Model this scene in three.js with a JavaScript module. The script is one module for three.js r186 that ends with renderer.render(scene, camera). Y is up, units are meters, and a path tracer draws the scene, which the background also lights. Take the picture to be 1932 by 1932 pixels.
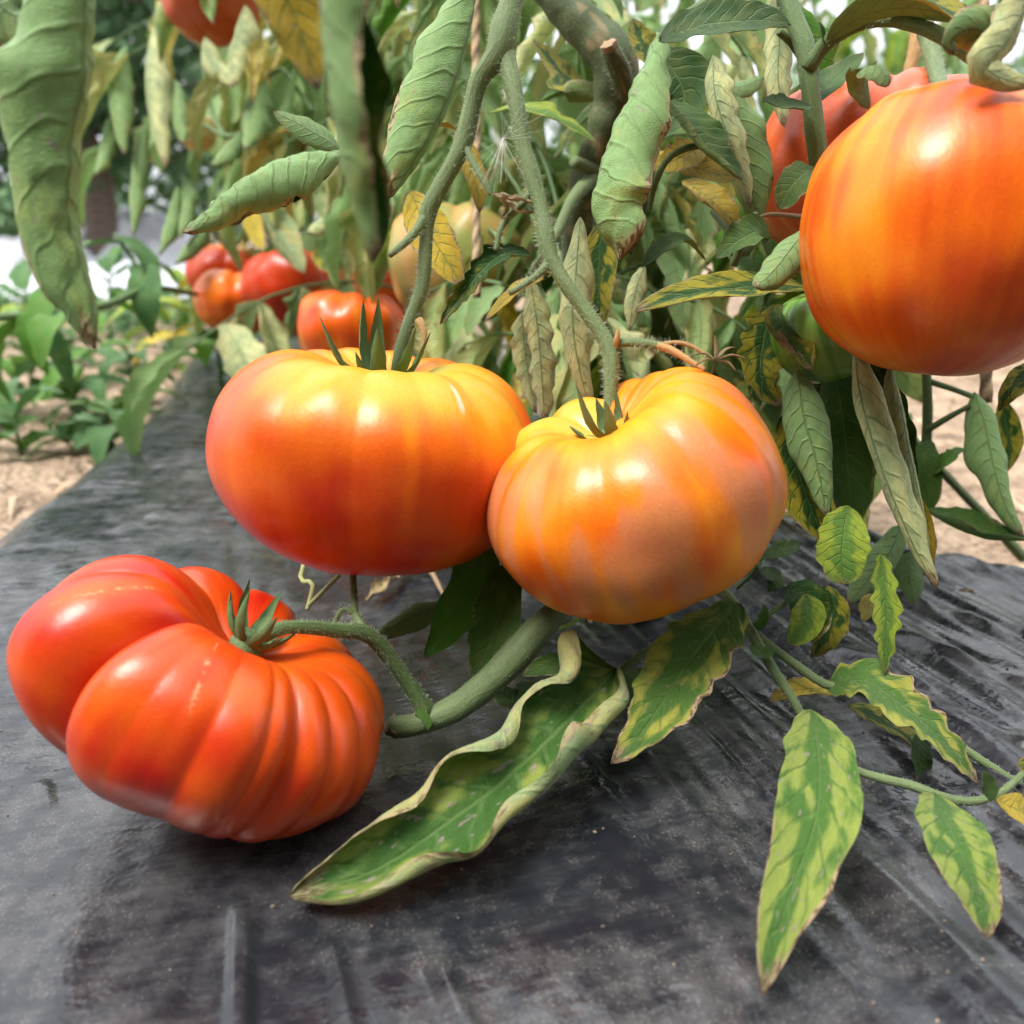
import * as THREE from 'three';
import { mergeGeometries } from 'three/addons/utils/BufferGeometryUtils.js';
import { createNoise2D, createNoise3D } from 'simplex-noise';

// ---------------------------------------------------------------- camera, sky, sun, exposure
const scene = new THREE.Scene();
const PITCH = 18.4 * Math.PI / 180, FOV = 62, CAM_Y = 0.20;
const camera = new THREE.PerspectiveCamera(FOV, 1, 0.01, 200);
camera.position.set(0, CAM_Y, 0);
camera.rotation.x = -PITCH;
camera.focus = 0.335;
camera.userData.fStop = 8.5;

const renderer = new THREE.WebGLRenderer({ antialias: true });
renderer.toneMapping = THREE.LinearToneMapping;
renderer.toneMappingExposure = 4.4;
renderer.shadowMap.enabled = true;

{ // bright overcast sky: even cloud, a little brighter towards the zenith
  const W = 128, H = 64, d = new Float32Array(W * H * 4);
  for (let y = 0; y < H; y++) {
    const el = ((y + 0.5) / H - 0.5) * Math.PI, s = Math.max(0, Math.sin(el)), k = el < 0 ? 0.15 : 0.26 + 0.46 * s;
    for (let x = 0; x < W; x++) d.set([k * 0.95, k * 0.985, k * 1.04, 1], (y * W + x) * 4);
  }
  const t = new THREE.DataTexture(d, W, H, THREE.RGBAFormat, THREE.FloatType);
  t.mapping = THREE.EquirectangularReflectionMapping; t.magFilter = THREE.LinearFilter; t.needsUpdate = true;
  scene.background = t; scene.environment = t;
}
const sun = new THREE.DirectionalLight(new THREE.Color(1, 0.96, 0.9), 1.5);
sun.position.set(-1.2, 2.5, 0.75);
sun.castShadow = true; sun.shadow.radius = 48; sun.shadow.mapSize.set(2048, 2048);
Object.assign(sun.shadow.camera, { left: -3, right: 3, top: 3, bottom: -3, near: 0.1, far: 12 });
scene.add(sun, sun.target);

// ---------------------------------------------------------------- helpers
const V = (x, y, z) => new THREE.Vector3(x, y, z);
function rngOf(seed) { let a = seed * 2654435761 >>> 0 || 1; return () => { a = (a + 0x6d2b79f5) | 0; let t = Math.imul(a ^ (a >>> 15), 1 | a); t = (t + Math.imul(t ^ (t >>> 7), 61 | t)) ^ t; return ((t ^ (t >>> 14)) >>> 0) / 4294967296; }; }
const n2 = createNoise2D(rngOf(11)), n3 = createNoise3D(rngOf(12));
const clamp = (x, a = 0, b = 1) => Math.min(b, Math.max(a, x)), lerp = (a, b, t) => a + (b - a) * t;
const sm = (a, b, x) => { const t = clamp((x - a) / (b - a)); return t * t * (3 - 2 * t); };
const mix3 = (a, b, t) => [lerp(a[0], b[0], t), lerp(a[1], b[1], t), lerp(a[2], b[2], t)];
const fbm = (x, y, o = 4) => { let s = 0, a = 0.5; for (let i = 0; i < o; i++) { s += a * n2(x, y); x = x * 2.03 + 7.1; y = y * 2.03 + 3.7; a *= 0.5; } return s; };
const enc = (x) => { x = clamp(x); return Math.round(255 * (x <= 0.0031308 ? 12.92 * x : 1.055 * Math.pow(x, 1 / 2.4) - 0.055)); };
const F = 966 / Math.tan(FOV * Math.PI / 360), CP = Math.cos(PITCH), SP = Math.sin(PITCH);
const camDir = (x, y, z) => V(x, y * CP + z * SP, -y * SP + z * CP);     // right, up, towards the viewer -> world
const at = (u, v, d) => { if (d < 0) return ground(u, v, -d);   // negative: height above the bed instead of depth
  const k = d / F; return camDir((u - 966) * k, (966 - v) * k, -d).add(camera.position); };
const ground = (u, v, y = 0) => { const r = at(u, v, 1).sub(camera.position); return r.multiplyScalar((y - CAM_Y) / r.y).add(camera.position); };
const px = (n, d) => n * d / F;

const taken = {};
const numbered = (n) => { const k = taken[n] = (taken[n] ?? -1) + 1; return k ? `${n}_${String(k).padStart(3, '0')}` : n; };
function shade(o) { o.castShadow = o.receiveShadow = true; return o; }
function thing(name, label, category, pos, group, kind) {
  const g = new THREE.Group(); g.name = numbered(name); g.position.copy(pos); scene.add(g);
  g.userData = { label, category }; if (group) g.userData.group = group; if (kind) g.userData.kind = kind;
  return g;
}
const originOf = (p) => { const o = V(0, 0, 0); for (let q = p; q && q !== scene; q = q.parent) o.add(q.position); return o; };
function part(name, geo, mat, parent) {          // geometry given in world coordinates
  const o = originOf(parent); geo.translate(-o.x, -o.y, -o.z);
  const m = shade(new THREE.Mesh(geo, mat)); m.name = name; parent.add(m); return m;
}
function solo(name, geo, mat, label, category, group, kind) {
  geo.computeBoundingBox(); const b = geo.boundingBox, p = V((b.min.x + b.max.x) / 2, b.min.y, (b.min.z + b.max.z) / 2);
  geo.translate(-p.x, -p.y, -p.z);
  const m = shade(new THREE.Mesh(geo, mat)); m.name = numbered(name); m.position.copy(p); scene.add(m);
  m.userData = kind === 'structure' ? { kind } : { label, category }; if (kind) m.userData.kind = kind; if (group) m.userData.group = group;
  return m;
}
function dataTex(w, h, f, srgb, wrap) {
  const d = new Uint8Array(w * h * 4);
  for (let y = 0; y < h; y++) for (let x = 0; x < w; x++) {
    const c = f((x + 0.5) / w, (y + 0.5) / h), o = (y * w + x) * 4;
    if (srgb) { d[o] = enc(c[0]); d[o + 1] = enc(c[1]); d[o + 2] = enc(c[2]); } else d[o] = d[o + 1] = d[o + 2] = Math.round(255 * clamp(c));
    d[o + 3] = 255;
  }
  const t = new THREE.DataTexture(d, w, h); t.magFilter = THREE.LinearFilter; t.minFilter = THREE.LinearMipmapLinearFilter; t.generateMipmaps = true;
  if (srgb) t.colorSpace = THREE.SRGBColorSpace; if (wrap) t.wrapS = t.wrapT = THREE.RepeatWrapping; t.needsUpdate = true; return t;
}
// sheet of quads: f(i, j) -> [x, y, z]
function gridGeo(ni, nj, pos, uvOf) {
  const p = new Float32Array((ni + 1) * (nj + 1) * 3), uv = new Float32Array((ni + 1) * (nj + 1) * 2), ix = [];
  for (let i = 0, k = 0; i <= ni; i++) for (let j = 0; j <= nj; j++, k++) { const q = pos(i, j); p[k * 3] = q[0]; p[k * 3 + 1] = q[1]; p[k * 3 + 2] = q[2]; const t = uvOf(i, j, q); uv[k * 2] = t[0]; uv[k * 2 + 1] = t[1]; }
  for (let i = 0; i < ni; i++) for (let j = 0; j < nj; j++) { const a = i * (nj + 1) + j, b = a + nj + 1; ix.push(a, b, a + 1, b, b + 1, a + 1); }
  const g = new THREE.BufferGeometry(); g.setAttribute('position', new THREE.BufferAttribute(p, 3)); g.setAttribute('uv', new THREE.BufferAttribute(uv, 2)); g.setIndex(ix); g.computeVertexNormals(); return g;
}

// ---------------------------------------------------------------- leaves
// One sheet for the upper face (left half of the atlas) and one for the underside (right half), joined at the edge.
function leafGeo(o) {
  const { pts, hint, w, nt = 30, ns = 6, seed = 1, fat = 0.42, point = 0.75, teeth = 0, nteeth = 6, wave = 0.05, fold = 0.12, lobes = [], twist = 0, quilt = 0.02, th = 0.00022 } = o;
  const [cl, cr] = o.curl ?? [0.4, 0.4], cb = o.cb ?? 0.7, ce = o.ce ?? 1.0, pw = o.pw ?? 1.5;
  const curve = new THREE.CatmullRomCurve3(pts), P = [], Nn = [], len = curve.getLength();
  for (let i = 0; i <= nt; i++) {
    const t = i / nt, c = curve.getPointAt(t), T = curve.getTangentAt(Math.min(0.999, Math.max(0.001, t)));
    const N = hint.clone().addScaledVector(T, -hint.dot(T)).normalize(), tw = twist * (t - 0.3);
    if (tw) N.applyAxisAngle(T, tw);
    const S = T.clone().cross(N);
    const env = Math.pow(t < fat ? Math.sin(Math.PI / 2 * t / fat) : Math.cos(Math.PI / 2 * (t - fat) / (1 - fat)), t < fat ? 0.62 : point) * 0.985 + 0.015;
    for (let j = -ns; j <= ns; j++) {
      const s = j / ns, a = Math.abs(s), sd = s < 0 ? -1 : 1;
      let wi = w * env;
      if (teeth) { const f = t * nteeth + (sd > 0 ? 0.35 : 0) + 0.25 * n2(seed * 3.1 + sd, t * 3), k = f - Math.floor(f); wi *= 1 + teeth * ((k < 0.72 ? k / 0.72 : (1 - k) / 0.28) - 0.62) * 1.4; }
      wi *= 1 + 0.10 * n2(seed * 7.7 + sd * 3, t * 4.5);
      for (const [lt, ls, la, lw] of lobes) if (ls === sd) wi += w * la * Math.exp(-(((t - lt) / lw) ** 2));
      const cv = (sd < 0 ? cl : cr) * lerp(cb, ce, sm(0, 0.75, t)) * (1 + (o.cvn ?? 0.28) * n2(seed * 2.3 + sd * 5, t * (o.cvf ?? 2.6))), b0 = fold * (1 - 0.3 * t);
      // arc with more curvature near the edge
      const K = 7; let x = 0, y = 0, dl = a * wi / K;
      for (let k = 0; k < K; k++) { const q = (k + 0.5) / K * a, ang = b0 + cv * Math.pow(q, pw); x += Math.cos(ang) * dl; y += Math.sin(ang) * dl; }
      y += wave * w * a * a * Math.sin(t * 19 + seed * 2 + sd * 1.7 + 1.5 * n2(seed, t * 4)) * env + quilt * w * n2(seed * 5 + s * 2.2, t * len / w * 1.6) * (1 - a * 0.3);
      // quilting between the side veins
      y += quilt * 0.9 * w * n2(seed * 9 + s * 5, t * len / w * 3.2) * (1 - a * 0.2);
      y += quilt * 0.6 * w * Math.sin((t - 0.17 * Math.pow(a, 1.1)) * 9 * Math.PI * 2) * a * env;
      P.push(c.clone().addScaledVector(S, sd * x).addScaledVector(N, y)); Nn.push(N);
    }
  }
  const M = 2 * ns + 1, n = P.length, pos = new Float32Array(n * 6), uv = new Float32Array(n * 4), ix = [];
  const tmp = gridNormals(P, nt, M);
  for (let k = 0; k < n; k++) {
    const i = Math.floor(k / M), j = k % M - ns, s = j / ns, e = Math.abs(j) === ns || i === nt ? 0.15 : 1, q = tmp[k];
    for (const [L, d] of [[0, 1], [1, -1]]) {
      pos.set([P[k].x + q.x * th * d * e, P[k].y + q.y * th * d * e, P[k].z + q.z * th * d * e], (L * n + k) * 3);
      uv.set([(L ? 0.75 : 0.25) + s * 0.242, 0.004 + 0.992 * i / nt], (L * n + k) * 2);
    }
  }
  if (o.single) { const q = o.single === 'top' ? 0 : 1, g = new THREE.BufferGeometry(); for (let i = 0; i < nt; i++) for (let j = 0; j < M - 1; j++) { const a = i * M + j, b = a + M; ix.push(a, a + 1, b, b, a + 1, b + 1); } g.setAttribute('position', new THREE.BufferAttribute(pos.slice(0, n * 3), 3)); g.setAttribute('uv', new THREE.BufferAttribute(uv.slice(q * n * 2, (q + 1) * n * 2), 2)); g.setIndex(ix); g.computeVertexNormals(); return g; }
  for (let i = 0; i < nt; i++) for (let j = 0; j < M - 1; j++) { const a = i * M + j, b = a + M; ix.push(a, a + 1, b, b, a + 1, b + 1); ix.push(n + a, n + b, n + a + 1, n + b, n + b + 1, n + a + 1); }
  const g = new THREE.BufferGeometry(); g.setAttribute('position', new THREE.BufferAttribute(pos, 3)); g.setAttribute('uv', new THREE.BufferAttribute(uv, 2)); g.setIndex(ix); g.computeVertexNormals(); return g;
}
function gridNormals(P, nt, M) {
  const out = [], a = V(), b = V();
  for (let i = 0; i <= nt; i++) for (let j = 0; j < M; j++) {
    a.subVectors(P[Math.min(nt, i + 1) * M + j], P[Math.max(0, i - 1) * M + j]); b.subVectors(P[i * M + Math.min(M - 1, j + 1)], P[i * M + Math.max(0, j - 1)]);
    out.push(b.clone().cross(a).normalize());
  }
  return out;
}
// leaf tissue: veins, chlorosis between them, necrotic tips and spots; colours are linear base colours
const TAN = [0.50, 0.38, 0.22], BROWN = [0.13, 0.07, 0.035];
function veins(s, t, sd) {
  const a = Math.abs(s), w = 0.016 * n2(t * 5, s * 1.6 + sd) + 0.010 * n2(t * 3, sd * 2 + (s < 0 ? 4 : 0)), off = s < 0 ? 0 : 0.45;
  const q = (t - 0.17 * Math.pow(a, 1.15) + w) * 9 + off, dv = Math.abs(q - Math.round(q)) / 9 * 3.2;
  const mid = a, side = dv + 0.012 * a;
  const net = Math.abs(n2(s * 9 + sd, t * 26)) * 0.5 + Math.abs(n2(s * 19 + sd, t * 55)) * 0.5;
  return { mid, side, net };
}
function leafTex(o) {
  const sd = o.seed * 13.7;
  return dataTex(512, 512, (x, t) => {
    const top = x < 0.5, s = top ? (x - 0.25) / 0.242 : (x - 0.75) / 0.242, a = Math.abs(s), v = veins(s, t, sd);
    const nz = fbm(s * 1.1 + sd, t * 3.2, 2) * 1.2, nf = fbm(s * 7 + sd, t * 20, 3), fine = n2(s * 60, t * 170) * 0.5 + n2(s * 28, t * 80) * 0.5;
    const vd = Math.min(v.mid * 0.9, v.side + 0.05 * (1 + n2(s * 2 + sd * 2, t * 5))) + 0.05 * n2(s * 4.5 + sd, t * 13);
    let ch = clamp((o.chl ?? 0) + (o.chlv ?? 0) * sm(0.01, 0.11, vd) * sm(0.02, 0.5, a + 0.4 * nz) * (0.85 + 0.8 * nz) + (o.chle ?? 0) * sm(0.25, 1.0, a + 0.35 * nz) + (o.chlt ?? 0) * sm(0.35, 1.0, t + 0.25 * nz) + nz * 0.42 + nf * 0.16);
    ch = (o.chl ?? 0) + (o.chlv ?? 0) + (o.chle ?? 0) + (o.chlt ?? 0) > 0 ? sm(0.05, 0.95, ch) : 0.12 * clamp(nz + 0.3);
    let c = top ? mix3(o.top, o.ylw ?? [0.42, 0.38, 0.045], ch) : mix3(o.under, o.uylw ?? [0.46, 0.44, 0.17], ch);
    const g = 1 + 0.13 * nf + 0.07 * fine;
    c = [c[0] * g, c[1] * g, c[2] * g];
    const vk = Math.max(sm(0.045, 0.012, v.mid), 0.7 * sm(0.035, 0.008, v.side) * (1 - 0.5 * a), 0.30 * sm(0.10, 0.0, v.net));
    c = top ? mix3(c, mix3([0.16, 0.26, 0.08], c, 0.45), vk) : mix3(c, [0.17, 0.24, 0.09], vk * 0.75);
    if (top && ch > 0.3) c = mix3(c, o.top, clamp(0.75 * sm(0.045, 0.0, v.side) * (1 - 0.5 * a) + 0.35 * sm(0.12, 0.0, v.net)) * ch);
    // spots
    if (o.spots) { const k = n2(s * 5.2 + sd * 2, t * 13.0) + 0.35 * nf, sp = sm(0.86 - o.spots * 0.3, 0.95 - o.spots * 0.3, k) * sm(0.04, 0.1, vd); c = mix3(c, mix3([0.26, 0.19, 0.13], [0.33, 0.27, 0.24], clamp(0.5 + nf * 2)), sp * 0.75); }
    // dead edge and tip
    if (o.nec) { const k = Math.max(sm(0.91, 0.96, t + 0.06 * nz + 0.02 * nf), sm(0.88, 0.94, a + 0.16 * fbm(sd + (s < 0 ? 5 : 0), t * 3.5, 2)) * sm(0.3, 0.6, t + 0.5 * n2(sd, t * 2 + (s < 0 ? 9 : 0)))) * clamp(o.nec); c = mix3(c, mix3(TAN, BROWN, sm(-0.1, 0.35, nf + (t > 0.96 ? 0.25 : 0))), k); }
    if (o.patch) { const k = sm(0.30, 0.36, fbm(s * 0.9 + sd * 3, t * 2.2 + sd, 3) + 0.04 * nf); c = mix3(c, [0.40, 0.26, 0.15], k * o.patch); }
    return c;
  }, true);
}
const leafBump = dataTex(512, 512, (x, t) => {
  const top = x < 0.5, s = top ? (x - 0.25) / 0.242 : (x - 0.75) / 0.242, v = veins(s, t, 3);
  const k = Math.max(sm(0.06, 0.0, v.mid), 0.8 * sm(0.05, 0.0, v.side), 0.45 * sm(0.16, 0.0, v.net)), f = 0.12 * n2(s * 40, t * 110);
  return 0.5 + (top ? -0.42 : 0.42) * k + f;
});
const LT = {
  green: { top: [0.062, 0.145, 0.024], under: [0.235, 0.385, 0.14], seed: 1, nec: 0.5 },
  dark: { top: [0.032, 0.090, 0.018], under: [0.225, 0.37, 0.14], seed: 2 },
  rolled: { top: [0.030, 0.10, 0.012], under: [0.265, 0.425, 0.160], uylw: [0.42, 0.48, 0.13], seed: 3, chl: 0.0, chlt: 0.35, nec: 0.9, spots: 0.15 },
  mottled: { top: [0.052, 0.135, 0.022], under: [0.33, 0.43, 0.21], ylw: [0.26, 0.32, 0.065], seed: 4, chl: 0.0, chlv: 0.62, chlt: 0.12, nec: 0.7, spots: 0.75 },
  yellowtip: { top: [0.085, 0.185, 0.032], under: [0.28, 0.38, 0.16], ylw: [0.40, 0.40, 0.07], seed: 5, chl: -0.25, chlv: 0.25, chle: 0.55, chlt: 0.55, nec: 1, spots: 0.25 },
  yellowtip_b: { top: [0.080, 0.185, 0.032], under: [0.28, 0.38, 0.16], ylw: [0.29, 0.36, 0.075], seed: 16, chl: -0.08, chlv: 0.62, chle: 0.35, chlt: 0.2, nec: 1, spots: 0.5 },
  yellow: { top: [0.13, 0.20, 0.03], under: [0.42, 0.43, 0.13], ylw: [0.60, 0.44, 0.04], uylw: [0.62, 0.52, 0.14], seed: 6, chl: 0.85, chlv: 0.3, nec: 1, spots: 0.35 },
  lime: { top: [0.13, 0.26, 0.04], under: [0.32, 0.42, 0.15], ylw: [0.36, 0.45, 0.05], seed: 7, chl: 0.1, chle: 0.6, chlv: 0.2, nec: 0.5 },
  pale: { top: [0.022, 0.062, 0.012], under: [0.44, 0.54, 0.27], ylw: [0.40, 0.33, 0.03], uylw: [0.68, 0.70, 0.34], seed: 8, chl: 0.35, chlv: 0.35, chlt: 0.3, nec: 1, spots: 0.5 },
  darkyellow: { top: [0.032, 0.100, 0.014], under: [0.26, 0.37, 0.17], ylw: [0.38, 0.34, 0.03], uylw: [0.50, 0.48, 0.10], seed: 9, chl: 0.05, chlv: 0.7, chle: 0.2, nec: 0.8 },
  patchy: { top: [0.065, 0.16, 0.02], under: [0.34, 0.42, 0.17], ylw: [0.55, 0.44, 0.05], seed: 10, chl: 0.1, chle: 0.7, nec: 1, patch: 1 },
  dry: { top: [0.38, 0.27, 0.15], under: [0.50, 0.40, 0.25], seed: 11, ylw: [0.5, 0.4, 0.2], uylw: [0.5, 0.42, 0.28], chl: 0.2, spots: 0.6, nec: 1 },
  fresh: { top: [0.085, 0.24, 0.025], under: [0.24, 0.38, 0.15], seed: 12 },
  weed: { top: [0.065, 0.175, 0.055], under: [0.20, 0.33, 0.16], seed: 13 },
};
const leafMat = {};
for (const k in LT) leafMat[k] = new THREE.MeshPhysicalMaterial({ name: 'leaf_' + k, map: leafTex(LT[k]), bumpMap: leafBump, bumpScale: 0.0011, roughness: k === 'dry' ? 0.85 : 0.62, specularIntensity: 0.28, transmission: k === 'dry' ? 0.1 : 0.42, thickness: 0, side: THREE.DoubleSide });

// ---------------------------------------------------------------- stems
function tube(pts, radii, o = {}) {
  const curve = new THREE.CatmullRomCurve3(pts, false, 'centripetal'), L = curve.getLength(), n = o.n ?? Math.max(6, Math.round(L / (o.step ?? 0.004))), m = o.m ?? 12;
  let N = null; const rows = [];
  for (let i = 0; i <= n; i++) {
    const t = i / n, c = curve.getPointAt(t), T = curve.getTangentAt(clamp(t, 0.001, 0.999));
    if (!N) N = Math.abs(T.y) > 0.9 ? V(1, 0, 0) : V(0, 1, 0);
    N = N.addScaledVector(T, -N.dot(T)).normalize().clone();
    const B = T.clone().cross(N), f = t * (radii.length - 1), k = Math.min(radii.length - 2, Math.floor(f)), r0 = lerp(radii[k], radii[k + 1], sm(0, 1, f - k));
    rows.push({ c, N, B, T, r: r0 * (1 + (o.lump ?? 0.05) * n2(t * L * 60 + (o.seed ?? 0) * 9, 1.3)) });
  }
  const g = gridGeo(n + 2, m, (i, j) => {
    const e = i === 0 || i === n + 2, q = rows[clamp(i - 1, 0, n)], a = -j / m * Math.PI * 2, r = e ? 0.0001 : q.r * (1 + (o.lump ?? 0.05) * n3(Math.cos(a) * 2, Math.sin(a) * 2, (i / n) * L * 40 + (o.seed ?? 0)) + (o.ridge ?? 0) * Math.cos(a * 5));
    const p = q.c.clone().addScaledVector(q.N, Math.cos(a) * r).addScaledVector(q.B, Math.sin(a) * r); return [p.x, p.y, p.z];
  }, (i, j) => [j / m, (i / n) * L / 0.05]);
  g.userData.rows = rows; return g;
}
function hairsOn(rows, n, len, seed, r0 = 0.00007) {
  const R = rngOf(seed), out = [];
  const cone = new THREE.CylinderGeometry(r0 * 0.25, r0, 1, 3, 1, true); cone.translate(0, 0.5, 0);
  for (let i = 0; i < n; i++) {
    const q = rows[1 + Math.floor(R() * (rows.length - 2))], a = R() * 6.283, d = q.N.clone().multiplyScalar(Math.cos(a)).addScaledVector(q.B, Math.sin(a));
    const p = q.c.clone().addScaledVector(d, q.r * 0.97).addScaledVector(q.T, (R() - 0.5) * 0.004);
    d.addScaledVector(q.T, (R() - 0.5) * 0.7).add(V((R() - 0.5) * 0.4, (R() - 0.5) * 0.4, (R() - 0.5) * 0.4)).normalize();
    const l = len * (0.4 + 0.9 * R());
    out.push(cone.clone().applyMatrix4(new THREE.Matrix4().compose(p, new THREE.Quaternion().setFromUnitVectors(V(0, 1, 0), d), V(1, l, 1))));
  }
  return mergeGeometries(out);
}
const stemTex = (base, sd, brown = 0) => dataTex(128, 256, (x, y) => {
  const n = n3(Math.cos(x * 6.283) * 1.5, Math.sin(x * 6.283) * 1.5, y * 3 + sd), f = n2(x * 60 + sd, y * 120), st = n3(Math.cos(x * 6.283) * 5, Math.sin(x * 6.283) * 5, y * 0.7 + sd), k = 1 + 0.16 * n + 0.16 * f + 0.1 * st;
  let c = [base[0] * k, base[1] * k, base[2] * k]; c = mix3(c, [0.34, 0.40, 0.27], 0.35 * sm(0.4, 0.8, f));
  if (brown) c = mix3(c, [0.25, 0.17, 0.09], brown * sm(0.25, 0.6, n + 0.3 * f)); return c;
}, true, true);
const stemBump = dataTex(128, 256, (x, y) => 0.5 + 0.3 * n2(x * 50, y * 100) + 0.2 * n2(x * 20, y * 8), false, true);
const stemMat = (base, sd, brown) => new THREE.MeshPhysicalMaterial({ name: 'stem', map: stemTex(base, sd, brown), bumpMap: stemBump, bumpScale: 0.0003, roughness: 0.72, sheen: 0.2, sheenColor: new THREE.Color(0.7, 0.85, 0.6), sheenRoughness: 0.6 });
const SM = { stem: stemMat([0.105, 0.150, 0.055], 1), trunk: stemMat([0.055, 0.080, 0.026], 2, 0.6), dark: stemMat([0.070, 0.120, 0.032], 3), far: stemMat([0.10, 0.17, 0.06], 4), orange: stemMat([0.42, 0.23, 0.08], 5, 0.4), dry: stemMat([0.27, 0.17, 0.09], 6, 0.7), yellow: stemMat([0.40, 0.40, 0.16], 7), sepal: stemMat([0.085, 0.150, 0.045], 8) };
const hairMat = new THREE.MeshStandardMaterial({ name: 'hair', color: new THREE.Color(0.55, 0.62, 0.45), roughness: 0.7 });

// ---------------------------------------------------------------- the bed of black plastic mulch, the soil, things far behind
const poly = (P, f) => { let i = 0; while (i < P.length - 2 && f > P[i + 1][0]) i++; const [a, b] = [P[i], P[i + 1]], t = (f - a[0]) / (b[0] - a[0]); return lerp(a[1], b[1], t < 0 || t > 1 ? t : t); };
const LEFT = [[-0.3, -0.44], [0.2, -0.41], [0.40, -0.395], [0.53, -0.40], [0.70, -0.42], [1.02, -0.465], [1.64, -0.62], [4, -1.25]];
const RIGHT = [[-0.3, 0.95], [0.1, 0.80], [0.35, 0.52], [0.52, 0.345], [0.62, 0.225], [0.80, 0.13], [1.2, 0.0], [1.8, -0.17], [4, -0.78]];
const BEDDIR = V(-0.27, 0, -0.963);
function bedY(x, f) {
  const dl = x - poly(LEFT, f), dr = poly(RIGHT, f) - x, e = Math.min(dl, dr);
  let y = -0.075 * Math.pow(1 - sm(-0.045, 0.085, e), 1.5);
  const cr = x * 0.963 - f * -0.27 * -1 + 0, c = x * 0.963 + f * 0.27, al = f * 0.963 - x * 0.27;
  // tension folds that run along the bed, strong on the right-hand side
  const right = sm(0.05, 0.30, c + 0.03 * n2(al * 3, 2)), k = c * 52 + 0.9 * n2(al * 2.2, c * 5) + 2.2 * n2(al * 0.8, 7.7);
  const fold = Math.pow(Math.abs(Math.sin(k)), 3);
  y += right * (0.0060 * fold * (0.5 + 0.5 * n2(c * 19, al * 2.5)) + 0.0036 * n2(c * 55, al * 4.5) + 0.0012 * n2(c * 130, al * 7));
  y += 0.0016 * n2(c * 9, al * 5) + 0.0035 * n2(c * 3.1, al * 2.3) * sm(0.0, 0.1, e) + 0.0006 * n2(c * 45, al * 14);
  // slack ripples across the far left part
  y += 0.0013 * sm(0.45, 0.62, f) * (1 - sm(-0.02, 0.1, x)) * n2(x * 13 + 3 * n2(f * 9, 1), f * 38) * (0.4 + 0.6 * n2(x * 5, f * 7));
  // single sharp creases near the camera
  for (const [x0, f0, x1, f1, h, w] of CREASES) { const dx = x1 - x0, df = f1 - f0, t = clamp(((x - x0) * dx + (f - f0) * df) / (dx * dx + df * df)), q = Math.hypot(x - x0 - dx * t, f - f0 - df * t); y += h * Math.exp(-((q / w) ** 2)) * sm(0, 0.25, t) * (1 - 0.3 * t); }
  return y;
}
const gxf = (u, v) => { const p = ground(u, v); return [p.x, -p.z]; };
const crease = (u0, v0, u1, v1, h, w) => [...gxf(u0, v0), ...gxf(u1, v1), h, w];
const CREASES = [crease(457, 1690, 452, 1990, 0.0060, 0.0024), crease(610, 1740, 675, 1990, 0.0034, 0.0022), crease(815, 1790, 905, 1990, 0.0042, 0.0024), crease(1090, 1420, 1165, 1530, 0.0016, 0.0018), crease(85, 1480, 92, 1530, 0.002, 0.0016),
  crease(1480, 1120, 1932, 1290, 0.004, 0.004), crease(1500, 1210, 1960, 1400, 0.004, 0.0035), crease(1560, 1090, 1960, 1215, 0.005, 0.005), crease(1650, 1480, 1960, 1800, 0.003, 0.004), crease(1300, 1360, 1420, 1480, 0.002, 0.002), crease(1620, 1340, 1960, 1530, 0.0035, 0.003), crease(200, 1010, 330, 960, 0.002, 0.006), crease(1480, 1010, 1932, 1120, 0.006, 0.008)];
const plasticTex = dataTex(1024, 1024, (x, y) => {
  const T = 6.2832, p = (f, z) => n3(Math.cos(x * T) * f, Math.sin(x * T) * f, z) , X = x * 18, Y = y * 18;
  const w = (f) => { const a = n2(X * f, Y * f), b = n2((X - 18) * f, Y * f), c = n2(X * f, (Y - 18) * f), d = n2((X - 18) * f, (Y - 18) * f), tx = sm(0.85, 1, x), ty = sm(0.85, 1, y); return lerp(lerp(a, b, tx), lerp(c, d, tx), ty); };
  const big = w(0.14) * 0.6 + w(0.37) * 0.5, med = w(1.1) * 0.6 + w(2.6) * 0.5, fine = w(9) * 0.6 + w(19) * 0.5, streak = n2(X * 0.35, Y * 7) * sm(0, 0.1, x) * sm(1, 0.9, x);
  let dust = clamp(0.36 + 0.44 * big + 0.36 * med + 0.16 * fine + 0.10 * streak);
  let c = mix3([0.011, 0.0125, 0.0165], [0.056, 0.055, 0.057], sm(0.1, 0.95, dust));
  const gr = w(34); if (gr > 0.60) c = mix3(c, [0.27, 0.24, 0.20], sm(0.60, 0.85, gr) * sm(0.2, 0.5, dust) * 0.5);
  return c;
}, true, true);
const plasticRough = dataTex(512, 512, (x, y) => 0.25 + 0.10 * n2(x * 8, y * 8) + 0.10 * n2(x * 40, y * 30) + 0.1 * n2(x * 3, y * 70), false, true);
const plasticBump = dataTex(1024, 1024, (x, y) => 0.5 + 0.10 * n2(x * 160, y * 160) + 0.2 * n2(x * 40, y * 40) + 0.12 * n2(x * 14, y * 90), false, true);
const plasticMat = new THREE.MeshPhysicalMaterial({ name: 'black_plastic', map: plasticTex, roughness: 1, roughnessMap: plasticRough, bumpMap: plasticBump, bumpScale: 0.0004, specularIntensity: 1, clearcoat: 0.18, clearcoatRoughness: 0.2 });
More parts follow.
